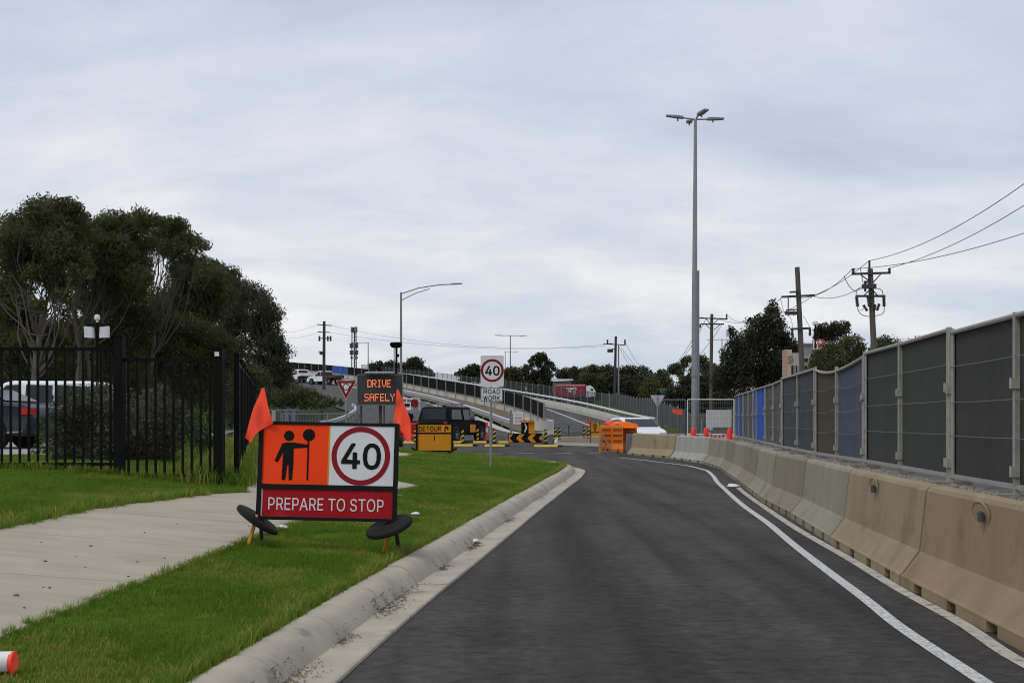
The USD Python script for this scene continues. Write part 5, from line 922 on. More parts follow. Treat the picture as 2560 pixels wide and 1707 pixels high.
ute = vehicle('black_ute', 'black utility vehicle with canopy and ladder rack behind the DETOUR sign', 'ute', (b[0] + 1.0, b[1] + 2.4, b[2]), math.pi / 2 - .40, UTE, 1.88, 'black_car', (-1.55, 1.6), .39, 1.12,
    [[(-2.1, 1.2), (-1.9, 1.70), (-.85, 1.72), (-.82, 1.2)], [(-.6, 1.18), (-.55, 1.72), (.15, 1.72), (.18, 1.18)], [(.26, 1.18), (.24, 1.72), (.45, 1.70), (1.0, 1.2)]], [((-2.42, 1.2), (-2.22, 1.76), .14, 'rear_window'), ((1.15, 1.24), (.55, 1.76), .1, 'windscreen')],
    [('tail_light', (-2.57, .80, .95), (.06, .16, .26), 'tail_red'), ('bumper', (-2.62, 0, .55), (.12, 1.7, .16), 'car_trim'), ('wing_mirror', (.75, 1.02, 1.26), (.12, .16, .2), 'white_paint'), ('door_sticker', (.45, .945, .72), (.7, .012, .42), 'sign_yellow'), ('number_plate', (-2.615, 0, .88), (.02, .38, .11), 'sign_white'),
     ('rack_bar', (-1.6, 0, 1.97), (.06, 1.5, .06), 'galvanised'), ('rack_bar', (-.4, 0, 1.97), (.06, 1.5, .06), 'galvanised'), ('rack_rail', (-1.0, .7, 2.02), (2.2, .05, .05), 'galvanised'), ('rack_leg', (-1.6, .7, 1.9), (.05, .05, .12), 'galvanised'), ('rack_leg', (-.4, .7, 1.9), (.05, .05, .12), 'galvanised')])
TRAY = [(-.75, .55), (-.78, 1.05), (-.72, 1.74), (-.5, 1.80), (.35, 1.80), (.55, 1.72), (1.2, 1.14), (2.25, 1.02), (2.52, .86), (2.58, .5), (2.45, .36), (-.7, .40)]
def tray_ute(label, u, v, y, head, traymat):
    b = hit(u, v, lambda x, yy: land(x, yy) + .012, y0=60)
    t = vehicle('white_ute', label, 'ute', b, head, TRAY, 1.85, 'white_paint', (-1.6, 1.6), .38, 1.08, [[(-.62, 1.14), (-.58, 1.68), (-.1, 1.70), (-.1, 1.14)], [(0, 1.14), (0, 1.70), (.4, 1.68), (.98, 1.16)]], [((-.765, 1.14), (-.735, 1.68), .12, 'rear_window'), ((1.15, 1.18), (.6, 1.68), .1, 'windscreen')],
        [('tray', (-1.75, 0, .90), (1.85, 1.85, .12), traymat), ('tray_side', (-1.75, .90, 1.09), (1.85, .04, .26), traymat), ('tail_gate', (-2.66, 0, 1.09), (.04, 1.76, .26), traymat), ('chassis', (-1.7, 0, .7), (1.9, .8, .26), 'car_trim'), ('tail_light', (-2.65, .75, .8), (.06, .25, .1), 'tail_red'), ('wing_mirror', (.75, 1.0, 1.2), (.1, .16, .18), 'car_trim'), ('light_bar', (-.1, 0, 1.84), (.2, 1.0, .07), 'tail_red')])
    return t
tray_ute('white utility vehicle driving up the ramp, further left of the two', 754, 956, 165, math.pi / 2 + .45, 'white_paint')
tray_ute('white utility vehicle with pale green tray on the ramp, right of the other white one', 812, 961, 165, math.pi / 2 + .95, 'leg_dark')
SED = [(-2.35, .45), (-2.42, .70), (-2.38, .93), (-2.2, 1.03), (-1.75, 1.07), (-1.05, 1.37), (-.3, 1.45), (.4, 1.40), (1.35, .99), (2.15, .86), (2.4, .62), (2.36, .3), (-2.2, .28)]
yS = 28.5; xs = (112 - U0) / F * yS
vehicle('dark_sedan', 'dark grey sedan parked at the left edge behind the black fence', 'car', (xs - 2.35, yS + .55, float(lawn_z(xs - 2, yS)) + .03), math.pi - .14, SED, 1.84, 'sedan_paint', (-1.42, 1.45), .345, 1.0, [[(-1.35, 1.07), (-.95, 1.31), (-.35, 1.38), (-.35, 1.07)], [(-.25, 1.07), (-.25, 1.38), (.35, 1.34), (1.05, 1.06)]], [((-1.72, 1.10), (-1.1, 1.37), .16, 'rear_window'), ((1.3, 1.03), (.45, 1.39), .12, 'windscreen')],
    [('tail_light', (-2.30, .70, .86), (.22, .36, .15), 'tail_red'), ('window_trim', (-.6, .90, 1.045), (1.5, .02, .02), 'chrome'), ('bumper', (-2.38, 0, .42), (.10, 1.5, .14), 'car_trim')])
WAG = [(-2.25, .5), (-2.32, .9), (-2.28, 1.1), (-2.12, 1.72), (-1.95, 1.80), (.3, 1.82), (.6, 1.76), (1.25, 1.15), (2.15, 1.05), (2.38, .9), (2.4, .5), (2.3, .36), (-2.1, .36)]
y = 37.0; vehicle('white_wagon', 'white four wheel drive parked behind the dark sedan and the fence', 'car', ((105 - U0) / F * y - .2, y, float(lawn_z(-14, y)) + .03), math.pi - .06, WAG, 1.88, 'white_paint', (-1.4, 1.45), .38, 1.08, [[(-2.0, 1.15), (-1.9, 1.65), (-1.05, 1.68), (-1.05, 1.15)], [(-.9, 1.15), (-.9, 1.68), (-.1, 1.70), (-.1, 1.15)], [(.12, 1.15), (.12, 1.70), (.5, 1.68), (1.0, 1.17)]], [((-2.25, 1.2), (-2.12, 1.68), .14, 'rear_window'), ((1.2, 1.19), (.66, 1.70), .1, 'windscreen')],
    [('tail_light', (-2.24, .78, 1.05), (.1, .16, .4), 'tail_red'), ('wing_mirror', (.85, 1.02, 1.22), (.12, .16, .18), 'white_paint')])
y = 54; HAT = [(-2.2, .45), (-2.25, .85), (-1.95, 1.3), (-1.5, 1.46), (-.3, 1.5), (.4, 1.42), (1.2, 1.02), (2.0, .9), (2.25, .65), (2.2, .3), (-2.1, .3)]
vehicle('white_car', 'white car waiting behind the orange plastic barriers, roof and windscreen showing', 'car', ((1592 - U0) / F * y, y + .6, float(land(6, y)) - .03), -math.pi / 2 + .22, [(x * .92, z * .92) for x, z in HAT], 1.66, 'white_paint', (-1.35, 1.4), .33, .95, [[(-1.47, .95), (-1.29, 1.25), (-.37, 1.31), (-.37, .95)], [(-.28, .95), (-.28, 1.31), (.28, 1.26), (.87, .96)]], [((1.06, .975), (.41, 1.306), .08, 'windscreen'), ((-1.93, .92), (-1.47, 1.306), .14, 'rear_window')],
    [('wing_mirror', (.5, .88, .96), (.1, .15, .11), 'white_paint'), ('headlight', (1.97, .57, .66), (.13, .28, .12), 'lamp_panel'), ('grille', (2.05, 0, .5), (.08, .9, .16), 'car_trim')])
# red truck far behind the mesh fence
y = 158; kk = y / F; b = at(1437, 986, y); b[2] = float(land(b[0], b[1])); t = thing('red_truck', 'red truck with white cab passing behind the far mesh fence', 'truck', b); lx = lambda u: (u - 1437) * kk; lz = lambda v: zat(v, y) - b[2]
obj('trailer', MB().bbox(lx(1387), lx(1462), -1.2, 1.2, .9, lz(961)), M['truck_red'], t); obj('trailer_stripe', MB().bbox(lx(1387) + .05, lx(1462) - .05, -1.22, -1.2, lz(964.5), lz(963)), M['sign_white'], t)
obj('cab', MB().prism(Polygon([(lx(1464), .9), (lx(1464), lz(965)), (lx(1474), lz(963.5)), (lx(1483), lz(970)), (lx(1487), lz(978)), (lx(1487), .9)]), 2.3, np.array([[1, 0, 0, 0], [0, 0, 1, -1.15], [0, 1, 0, 0], [0, 0, 0, 1.0]])), M['white_paint'], t)
obj('side_window', MB().bbox(lx(1475), lx(1482), -1.17, -1.15, lz(977), lz(972)), M['glass_dark'], t); obj('chassis', MB().bbox(lx(1387), lx(1486), -.5, .5, .5, .9), M['car_trim'], t)
for u in (1396, 1404, 1455, 1480): obj('wheel', MB().pipe([(lx(u), -1.2, .5), (lx(u), 1.2, .5)], .5, 14), M['rubber'], t)
for u0, u1, v0, v1 in ((1414, 1440, 970, 974), (1418, 1428, 974, 981), (1433, 1437, 968, 986)): obj('livery_patch', MB().bbox(lx(u0), lx(u1), -1.225, -1.205, lz(v1), lz(v0)), M['sign_white'], t)
y = 162; kk = y / F; b = at(1405, 986, y); b[2] = float(land(b[0], b[1])); t = thing('far_building', 'low far building with a white roof behind the red truck', 'building', b); lx = lambda u: (u - 1405) * kk; lz = lambda v: zat(v, y) - b[2]
obj('wall', MB().bbox(lx(1383), lx(1428), 0, 6, -.5, lz(953)), M['grey_cladding'], t); obj('roof', MB().prism(Polygon([(lx(1376), lz(950)), (lx(1384), lz(954)), (lx(1433), lz(951)), (lx(1432), lz(948)), (lx(1380), lz(947))]), 7, np.array([[1, 0, 0, 0], [0, 0, 1, -.5], [0, 1, 0, 0], [0, 0, 0, 1.0]])), M['roof_white'], t)

for u, vt, vb, y, mt, lab in ((1449, 960, 972, 180, 'mesh_orange', 'small orange board on a post in front of the red truck'), (1487, 958, 971, 185, 'sign_yellow', 'small yellow board on a post at the nose of the red truck')):
    b = at(u, 1000, y); b[2] = float(land(b[0], y)); t = thing('far_sign', lab, 'road sign', b); zz = [zat(v, y) - b[2] for v in (vb, vt)]
    obj('post', MB().bar((0, .05, -.1), (0, .05, zz[0]), .09), M['galvanised'], t); obj('panel', MB().bbox(-.28, .28, -.02, .02, zz[0], zz[1]), M[mt], t)
y = 74; c = [at(1680, 1023, y), at(1706, 1026, y), at(1706, 1037, y), at(1693, 1035, y), at(1680, 1030, y)]; t = thing('safety_mesh', 'scrap of orange safety mesh hanging over the paling fence', 'safety mesh', c[0]); obj('mesh', MB().add([p - c[0] for p in c] + [p - c[0] + (0, .04, 0) for p in c], [[0, 1, 2], [0, 2, 3], [0, 3, 4], [7, 6, 5], [8, 7, 5], [9, 8, 5]]), M['bollard_orange'], t)
obj('cord', MB().pipe([c[0] - c[0], c[1] - c[0]], .02, 5), M['bollard_orange'], t)
# ---------------------------------------------------------------- buildings on the right
y = 86; kk = y / F; b = at(1985, 1000, y); b[2] = float(land(b[0], b[1])); t = thing('pink_building', 'pink and cream stepped wall with narrow windows behind the leaning pole', 'building', b); lx = lambda u: (u - 1985) * kk; lz = lambda v: zat(v, y) - b[2]
obj('side_wall', MB().bbox(lx(1968) - .04, lx(1968), -.003, 1.45, -.3, lz(873)), M['pink_render'], t); obj('wall', MB().bbox(lx(1968) + .003, lx(1980), 0, 1.4, -.3, lz(873.6)), M['cream_render'], t); obj('wall', MB().bbox(lx(1980) + .003, lx(2003), .04, 1.4, -.3, lz(882)), M['cream_render'], t)
for u0, u1 in ((1977.5, 1983.5), (1988.3, 1991.5)):
    w = obj('window', MB().bbox(lx(u0) - .05, lx(u1) + .05, -.06, .03, lz(945), lz(912)), M['cream_render'], t); obj('pane', MB().bbox(lx(u0), lx(u1), -.075, -.055, lz(944), lz(913)), M['glass_dark'], w)
c = Point(lx(1975.5), lz(895)); obj('emblem', MB().prism(c.buffer(6.2 * kk, 20).difference(c.buffer(3.6 * kk, 16)).difference(shapely.box(c.x - 9, c.y - .03, c.x + 9, c.y + .04)), .05, face_at(-.01)), M['timber_grey'], t); obj('emblem_bar', MB().bbox(lx(1968.6), lx(1979.5), -.05, -.0, lz(907), lz(905)), M['timber_grey'], t)
y = 125; kk = y / F; b = at(2030, 1000, y); b[2] = float(land(b[0], b[1])); t = thing('grey_building', 'plain grey clad building behind the leaning pole and olive tree', 'building', b); lx = lambda u: (u - 2030) * kk; lz = lambda v: zat(v, y) - b[2]
obj('wall', MB().bbox(lx(2003), lx(2062), 0, 10, -.3, lz(862)), M['grey_cladding'], t); obj('roof_edge', MB().bbox(lx(2002), lx(2063), -.15, 10.1, lz(862), lz(858)), M['galvanised'], t)
for i, (u0, v0, u1, v1) in enumerate(((2008, 893, 2021, 907), (2006, 912, 2020, 926), (2024, 884, 2036, 898))): w = obj('window', MB().bbox(lx(u0), lx(u1), -.06, .0, lz(v1), lz(v0)), M['sign_white'], t); obj('pane', MB().bbox(lx(u0) + .06, lx(u1) - .06, -.075, -.058, lz(v1) + .06, lz(v0) - .06), M['glass_dark'], w)
y = 92; kk = y / F; b = at(2038, 1000, y); b[2] = float(land(b[0], b[1])); t = thing('floodlight_mast', 'slim mast with a white floodlight beside the olive tree', 'mast', b); lz = lambda v: zat(v, y) - b[2]
obj('shaft', MB().pipe([(0, 0, -.1), (0, 0, lz(813))], .06, 8), M['black_steel'], t); obj('lamp_head', MB().lathe([(0, .0), (.12, .0), (.22, .06), (.2, .26), (.1, .33), (0, .33)], (0, 0, lz(813)), 12), M['lamp_panel'], t)
def lattice(label, y, pts, group=None):
    kk = y / F; b = at(*pts[0][:2], y); t = thing('lattice_boom', label, 'lattice boom', b, 0, group); lx = lambda u: (u - pts[0][0]) * kk; lz = lambda v: zat(v, y) - b[2]
    for i, (u0, v0, u1, v1, w) in enumerate(pts): obj('strut', MB().bar((lx(u0), .3 * (i % 2), lz(v0)), (lx(u1), .3 * (i % 2), lz(v1)), w * kk), M['barrier_red' if i % 3 else 'sign_white'], t)
lattice('red and white lattice boom in front of the grey building', 79, [(2034, 851, 2034, 872, 2.2), (2034, 850, 2037, 870, 2.0), (2045, 850, 2047, 874, 2.4), (2048, 850, 2046, 872, 2), (2056, 847, 2062, 866, 2.4), (2058, 848, 2061, 856, 2.6), (2034, 873, 2054, 870, 1.5), (2033, 852, 2062, 850, 1.2)])
lattice('thin red lattice boom rising behind the screened fence at far right', 100, [(2243, 841, 2247, 859, 1.3), (2246, 859, 2246, 842, 1.0), (2271, 843, 2276, 860, 1.3), (2254, 846, 2254, 856, 1.2), (2288, 842, 2300, 839, 1.2), (2290, 838, 2298, 860, 1.8), (2278, 855, 2300, 852, 1), (2326, 835, 2334, 856, 1.8), (2331, 834, 2333, 846, 1.4), (2345, 837, 2345, 848, 1.2), (2243, 848, 2345, 844, .8)])

# ---------------------------------------------------------------- temporary fence, bollards and bunting by the light pole
y = 52.0; kk = y / F; b = at(1780, 1090, y); b[2] = float(terrace_z(np.array(b[0]), np.array(b[1]))); t = thing('temporary_fence', 'see through temporary mesh fence panel between light pole and blue screens', 'fence panel', b); lx = lambda u: (u - 1780) * kk; lz = lambda v: zat(v, y) - b[2]
u0, u1, v0, v1 = 1719, 1835, 998.5, 1089
f = MB()
for p, q_ in (((u0, v0), (u0, v1)), ((u1, v0), (u1, v1)), ((u0, v0), (u1, v0)), ((u0, v1 - 4), (u1, v1 - 4))): f.pipe([(lx(p[0]), 0, lz(p[1])), (lx(q_[0]), 0, lz(q_[1]))], .024, 6)
obj('frame', f, M['sign_white'], t)
m = MB()
for u in np.arange(u0 + 4, u1, 4.6): m.pipe([(lx(u), 0, lz(v0)), (lx(u), 0, lz(v1 - 4))], .004, 4, cap=False)
for v in np.arange(v0 + 8, v1, 13): m.pipe([(lx(u0), 0, lz(v)), (lx(u1), 0, lz(v))], .004, 4, cap=False)
obj('wire_mesh', m, M['dark_galvanised'], t, kind='stuff')
obj('foot', MB().bbox(lx(u0) - .15, lx(u0) + .15, -.3, .3, -.02, .1).bbox(lx(u1) - .15, lx(u1) + .15, -.3, .3, -.02, .1), M['gravel'], t)
t2 = thing('site_board', 'blank white board standing behind the temporary mesh fence', 'board', at(1797, 1070, y + .25)); z0 = at(1797, 1070, y + .25)[2]
obj('panel', MB().bbox(-32 * kk, 32 * kk, 0, .02, zat(1068, y) - z0, zat(1024, y) - z0), M['sign_white'], t2)
for s in (-1, 1): obj('leg', MB().bar((s * 24 * kk, .05, b[2] - z0), (s * 24 * kk, .05, zat(1030, y) - z0), .04), M['timber_grey'], t2)
t = thing('temporary_fence', 'narrow temporary fence with dark blue edges left of the light pole', 'fence panel', at(1690, 1090, 56)); z0 = at(1690, 1090, 56)[2]; kk = 56 / F
f = MB()
for p, q_ in (((1656, 999), (1656, 1090)), ((1714, 999), (1714, 1090)), ((1656, 999), (1714, 999)), ((1656, 1084), (1714, 1084))): f.pipe([((p[0] - 1690) * kk, 0, zat(p[1], 56) - z0), ((q_[0] - 1690) * kk, 0, zat(q_[1], 56) - z0)], .022, 6)
obj('frame', f, M['dark_galvanised'], t); obj('blue_strip', MB().bbox(22 * kk, 26 * kk, -.04, -.028, zat(1088, 56) - z0, zat(1001, 56) - z0).bbox(-35 * kk, -33 * kk, -.04, -.028, zat(1088, 56) - z0, zat(1001, 56) - z0), M['cloth_slate_blue'], t)
m = MB()
for u in np.arange(1660, 1714, 4.6): m.pipe([((u - 1690) * kk, 0, zat(999, 56) - z0), ((u - 1690) * kk, 0, zat(1084, 56) - z0)], .004, 4, cap=False)
obj('wire_mesh', m, M['dark_galvanised'], t, kind='stuff')
BT = []
for u, v, y, lab in ((1733, 1091, 49, 'red capped bollard standing in front of the tall light pole'), (1765, 1091, 49.3, 'red capped bollard below the blank white board, middle of three'), (1824, 1096, 47, 'red capped bollard nearest the blue screens, tangled in tape')):
    b = at(u, v, y); b[2] = .44; t = thing('bollard', lab, 'bollard', b, 0, 'red capped bollards by the fence')
    obj('base', MB().lathe([(.11, 0), (.11, .12), (.07, .14), (.07, .2)], (0, 0, 0), 12), M['sign_back'], t); obj('cap', MB().lathe([(.085, .1), (.11, .13), (.105, .46), (.085, .50), (.085, .56), (.05, .60), (0, .60)], (0, 0, 0), 14), M['bollard_orange'], t, smooth=40); BT.append(b + (0, 0, .45))
t = thing('bunting', 'red and white bunting tape strung between the bollards', 'bunting', BT[1]); s = np.linspace(0, 1, 25); p = (BT[2] - BT[1]) * s[:, None]; p[:, 2] -= .5 * s * (1 - s)
obj('string', MB().pipe(p, .006, 4), M['sign_white'], t)
for i in range(2, 24, 2): q_ = p[i]; obj('pennant', MB().add([q_ + (-.06, 0, 0), q_ + (.06, 0, 0), q_ + (.02 * math.sin(i), .03, -.17)], [[0, 1, 2], [2, 1, 0]]), M['bollard_orange' if i % 4 else 'sign_white'], t)
obj('loose_tape', MB().pipe([p[-1] + a for a in ((0, 0, 0), (.12, -.05, .08), (.2, -.1, -.1), (.1, -.1, -.3), (.22, -.12, -.42))], .03, 4, w2=.004), M['bollard_orange'], t)
y = 57; b = at(1768, 1092, y); b[2] = .44; t = thing('site_sign', 'small white sign on a grey post beside the middle bollard', 'sign', b); obj('post', MB().pipe([(-.25, 0, 0), (-.25, 0, 1.0)], .03, 6), M['galvanised'], t); obj('panel', MB().bbox(.0, .25, -.02, 0, .45, .85), M['sign_white'], t); obj('post', MB().bar((.12, 0, 0), (.12, 0, .85), .03), M['galvanised'], t)

# ---------------------------------------------------------------- give way back, street name pole
b = hit(1644, 1086); y = 58; kk = y / F; b = at(1643.5, 1085, y); b[2] = float(land(b[0], y)); t = thing('give_way_sign', 'bare grey back of a triangular sign on a post by the white car', 'road sign', b); lx = lambda u: (u - 1643.5) * kk; lz = lambda v: zat(v, y) - b[2]
obj('post', MB().pipe([(0, -.04, -.1), (0, -.04, lz(990))], .028, 8), M['galvanised'], t); obj('panel', MB().prism(Polygon([(lx(1627), lz(988.5)), (lx(1661), lz(988.5)), (lx(1644), lz(1017))]).buffer(.015), .006, face_at(0)), M['sign_back'], t)
y = 61; kk = y / F; b = at(1656, 1084, y); b[2] = float(land(b[0], y)); t = thing('street_name_sign', 'green street name blades on a thin dark pole beside the triangular sign', 'street sign', b); lx = lambda u: (u - 1656) * kk; lz = lambda v: zat(v, y) - b[2]
obj('post', MB().pipe([(0, 0, -.1), (0, 0, lz(966))], .03, 8), M['pole_dark'], t); obj('blade', MB().bbox(lx(1649), lx(1663), -.02, .02, lz(976), lz(971)), M['green_sign'], t); obj('blade', MB().box((0, 0, lz(979)), (.26, .02, .10), .5), M['green_sign'], t)
for s in (-1, 1): obj('brace', MB().bar((s * 5 * kk, 0, -.1), (0, 0, lz(1050)), .03), M['pole_dark'], t)

# ---------------------------------------------------------------- orange water filled barriers at the end of the concrete row
def water_barrier(label, loc, rz, L, Hh, Wd, mt='barrier_orange', ribs=3, group=None):
    t = thing('water_barrier', label, 'plastic barrier', loc, rz, group)
    body = m3.Manifold.extrude(m3.CrossSection([np.array([(-Wd / 2, 0), (Wd / 2, 0), (Wd / 2, Hh * .12), (Wd * .34, Hh * .3), (Wd * .30, Hh * .92), (Wd * .24, Hh), (-Wd * .24, Hh), (-Wd * .30, Hh * .92), (-Wd * .34, Hh * .3), (-Wd / 2, Hh * .12)])]), L).transform([[0, 0, 1, -L / 2], [1, 0, 0, 0], [0, 1, 0, 0]])
    for zz in (.40, .60, .80):
        for k in range(ribs):
            x = (k + .5) / ribs * L - L / 2
            for s in (-1, 1): body -= m3.Manifold.cube([L / ribs * .78, .16, Hh * .10], True).translate([x, s * Wd * .34, zz * Hh])
    for k in range(ribs): body -= m3.Manifold.cube([L / ribs * .22, Wd * 1.2, Hh * .16], True).translate([(k + .5) / ribs * L - L / 2, 0, Hh * .05])
    obj('body', body, M[mt], t); obj('filler_cap', MB().lathe([(0, .03), (.08, .03), (.08, 0)], (0, 0, Hh), 10), M['car_trim'], t)
    return t
b = hit(1545, 1131); y = b[1]; z0 = float(land(b[0], y))
W_ = 'orange plastic barriers at the end of the concrete row'; px = y / F
water_barrier('orange plastic barrier right beside the grey steel end plate', (b[0], y + .3, z0), -.05, .44, 1.08, .60, ribs=1, group=W_)
water_barrier('orange plastic barrier with the timber prop leaning on it', (b[0] - .46, y + .36, z0), .12, .44, 1.08, .58, ribs=1, group=W_)
water_barrier('orange plastic barrier lying behind the concrete end, draped with orange mesh', (b[0] + .50, y + 1.5, z0 + .02), 0.05, .74, 1.12, .62, ribs=1, group=W_)
t = thing('mesh_heap', 'crumpled bright orange safety mesh heaped on top of the plastic barriers', 'safety mesh', (b[0] + .10, y + .95, z0 + 1.08))
gx_, gy_ = np.meshgrid(np.linspace(-1, 1, 34), np.linspace(-1, 1, 14), indexing='ij'); hh = .13 * np.clip(1 - (np.abs(gx_) ** 2.4), 0, 1) * np.clip(1 - gy_ ** 2, 0, 1) * (.5 + 1.1 * meshkit.fbm(np.stack([gx_ * 4, gy_ * 3, 0 * gx_], -1), 4, 8)) - .12 * (np.abs(gy_) > .8)
ii = np.arange(34 * 14).reshape(34, 14); obj('mesh', (np.stack([gx_ * .58 + .1 - .1 * gy_, gy_ * .5, hh], -1).reshape(-1, 3), np.stack([ii[:-1, :-1], ii[1:, :-1], ii[1:, 1:], ii[:-1, 1:]], -1).reshape(-1, 4)), M['mesh_orange'], t)
obj('lump', MB().lathe([(0, .12), (.12, .09), (.2, .02), (.2, -.05)], (-.36, -.1, .06), 10), M['bollard_orange'], t, smooth=True)
t = thing('timber_frame', 'grey timber frame with a diagonal prop leaning against the orange barrier', 'frame', (b[0] - .44, y - .12, z0))
for p, q_ in (((-.25, .1, 0), (-.25, .1, .55)), ((-.04, .08, 0), (-.04, .08, .34)), ((-.26, .08, .36), (.1, .06, .36)), ((-.26, .08, .04), (.24, .0, .04)), ((-.24, .05, .82), (.24, -.10, .0))): obj('timber', MB().bar(p, q_, .07, .05), M['timber_grey'], t)
# traffic light warning sign and red flag
y = 57; kk = y / F; b = at(1487, 1090, y); b[2] = float(land(b[0], y)); t = thing('signal_sign', 'yellow sign with traffic light symbol left of the orange barriers', 'road sign', b); lx = lambda u: (u - 1487) * kk; lz = lambda v: zat(v, y) - b[2]
obj('panel', MB().bbox(lx(1477), lx(1498), -.01, .01, lz(1079), lz(1056)), M['sign_yellow'], t); obj('lower_panel', MB().bbox(lx(1478), lx(1498), -.01, .01, lz(1090), lz(1081)), M['sign_yellow'], t)
obj('frame', MB().bbox(lx(1475.5), lx(1477), -.03, .03, 0, lz(1055)).bbox(lx(1498), lx(1499.5), -.03, .03, 0, lz(1055)).bbox(lx(1477), lx(1498), -.02, .02, lz(1081), lz(1079)), M['black_paint'], t)
m = MB(); m.prism(shapely.box(lx(1484.5), lz(1074), lx(1490), lz(1057.5)), .004, face_at(-.012))
for v in (1060, 1065.5, 1071):
    for s in (-1, 1): m.prism(Polygon([(lx(1487 + s * 3), lz(v - 1.6)), (lx(1487 + s * 6.4), lz(v - 1.6)), (lx(1487 + s * 3), lz(v + 1.8))]), .004, face_at(-.012))
m.prism(shapely.box(lx(1486), lz(1078), lx(1488.4), lz(1074)), .004, face_at(-.012)); obj('signal_symbol', m, M['sign_black'], t)
m = MB()
for v in (1060, 1065.5, 1071): m.prism(Point(lx(1487.2), lz(v)).buffer(1.7 * kk, 12), .003, face_at(-.0175))
obj('signal_dots', m, M['sign_yellow'], t); obj('flag_stick', MB().bar((lx(1476), 0, lz(1080)), (lx(1474), 0, lz(1046)), .02), M['leg_yellow'], t)
obj('flag', MB().add([(lx(1474), 0, lz(1046)), (lx(1469), -.02, lz(1049)), (lx(1470), .02, lz(1056)), (lx(1473), 0, lz(1061)), (lx(1477), .01, lz(1058)), (lx(1477.5), -.03, lz(1049))], [[0, 1, 2], [0, 2, 3], [0, 3, 4], [0, 4, 5], [2, 1, 0], [3, 2, 0], [4, 3, 0], [5, 4, 0]]), M['flag_orange'], t)

# ---------------------------------------------------------------- traffic island furniture
y = 58; b = at(1312, 1108, y); kk = y / F; b[2] = float(land(b[0], y)); t = thing('chevron_board', 'long black and orange chevron board on the traffic island', 'road sign', b); lx = lambda u: (u - 1312) * kk; lz = lambda v: zat(v, y) - b[2]
X0, X1, Z0, Z1 = lx(1271), lx(1356), lz(1106.5), lz(1083.5); zm = (Z0 + Z1) / 2; obj('panel', MB().bbox(X0, X1, -.01, .02, Z0, Z1), M['sign_black'], t)
m = MB(); bx = shapely.box(X0 + .03, Z0 + .03, X1 - .03, Z1 - .03); wd = 17 * kk; ch = (Z1 - Z0) / 2 * .95
for k in range(5): xx = lx(1271) - .18 + k * 28.5 * kk; c = Polygon([(xx, zm), (xx + ch, Z1), (xx + ch + wd * .72, Z1), (xx + wd * .72, zm), (xx + ch + wd * .72, Z0), (xx + ch, Z0)]); m.prism(c.intersection(bx), .004, face_at(-.012))
obj('chevrons', m, M['sign_yellow'], t)
for u in (1280, 1347): obj('post', MB().bar((lx(u), .05, -.05), (lx(u), .05, Z1), .05), M['sign_yellow'], t)
def flap(label, u, v, y):
    b = at(u, v, y); b[2] = float(land(b[0], y)) + .02; t = thing('hazard_marker', label, 'hazard marker', b, RNG.uniform(-.5, .5), 'striped hazard markers on the island'); obj('panel', MB().bbox(-.065, .065, -.015, .015, .1, .72), M['sign_black'], t)
    m = MB(); bx = shapely.box(-.058, .12, .058, .71)
    for k in range(4): m.prism(Polygon([(-.1, .05 + k * .22), (.1, .19 + k * .22), (.1, .29 + k * .22), (-.1, .15 + k * .22)]).intersection(bx), .004, face_at(-.017))
    obj('stripes', m, M['safety_yellow'], t); obj('base', MB().lathe([(.14, 0), (.13, .05), (.07, .08), (.05, .12), (0, .12)], (0, 0, 0), 10), M['rubber'], t)
for lab, u, v, y in (('striped hazard marker left of the DETOUR sign', 1038, 1103, 62), ('striped hazard marker just right of the DETOUR sign', 1139, 1098, 64), ('striped hazard marker near the black rear door of the ute', 1157, 1104, 60), ('striped hazard marker by the front wheel of the black ute', 1194, 1098, 64), ('striped hazard marker right of the speed sign post', 1236, 1105, 60), ('leaning striped hazard marker at the right end of the chevron board', 1364, 1104, 60),
                     ('left of the two striped markers by the curved wall end', 1388, 1097, 66), ('right of the two striped markers by the curved wall end', 1399, 1097, 66.3), ('small striped marker left of the traffic light symbol sign', 1460, 1089, 70), ('striped marker directly beside the traffic light symbol sign', 1471, 1089, 69)): flap(lab, u, v, y)
for lab, u0, u1, v, y in (('yellow rubber kerb left of the DETOUR sign, under the right flag', 1000, 1040, 1100, 62), ('yellow rubber kerb between DETOUR sign and striped marker, far row', 1131, 1160, 1101, 63), ('yellow rubber kerb near the front wheel of the black ute', 1183, 1216, 1101, 63), ('yellow rubber kerb just left of the chevron board', 1246, 1272, 1100, 63), ('near yellow rubber kerb right of the DETOUR sign', 1135, 1182, 1109, 57), ('near yellow rubber kerb at the speed sign post', 1212, 1262, 1110, 56.5), ('yellow rubber kerb in front of the right end of the chevron board', 1335, 1394, 1110.5, 56)):
    c = at((u0 + u1) / 2, v, y); c[2] = float(land(c[0], y)); L = (u1 - u0) / F * y; t = thing('rubber_kerb', lab, 'rubber kerb', c, 0, 'yellow rubber kerbs on the road')
    obj('body', MB().prism(Polygon([(-.14, 0), (-.1, .09), (.1, .09), (.14, 0)]), L, np.array([[0, 0, 1, -L / 2], [1, 0, 0, 0], [0, 1, 0, 0], [0, 0, 0, 1.0]])), M['safety_yellow'], t); obj('end_cap', MB().bbox(L / 2, L / 2 + .22, -.13, .13, 0, .07), M['rubber'], t)
y = 66; b = at(1217, 1098, y); b[2] = float(land(b[0], y)); t = thing('tube_bollard', 'orange tube bollard with a white band beside the black ute', 'bollard', b); obj('tube', MB().lathe([(.06, 0), (.06, .95), (.075, .96), (.075, 1.02), (0, 1.04)], (0, 0, 0), 10), M['bollard_orange'], t); obj('band', MB().lathe([(.063, .5), (.063, .72)], (0, 0, 0), 10), M['sign_white'], t); obj('base', MB().lathe([(.2, 0), (.19, .05), (.06, .07)], (0, 0, 0), 12), M['rubber'], t)
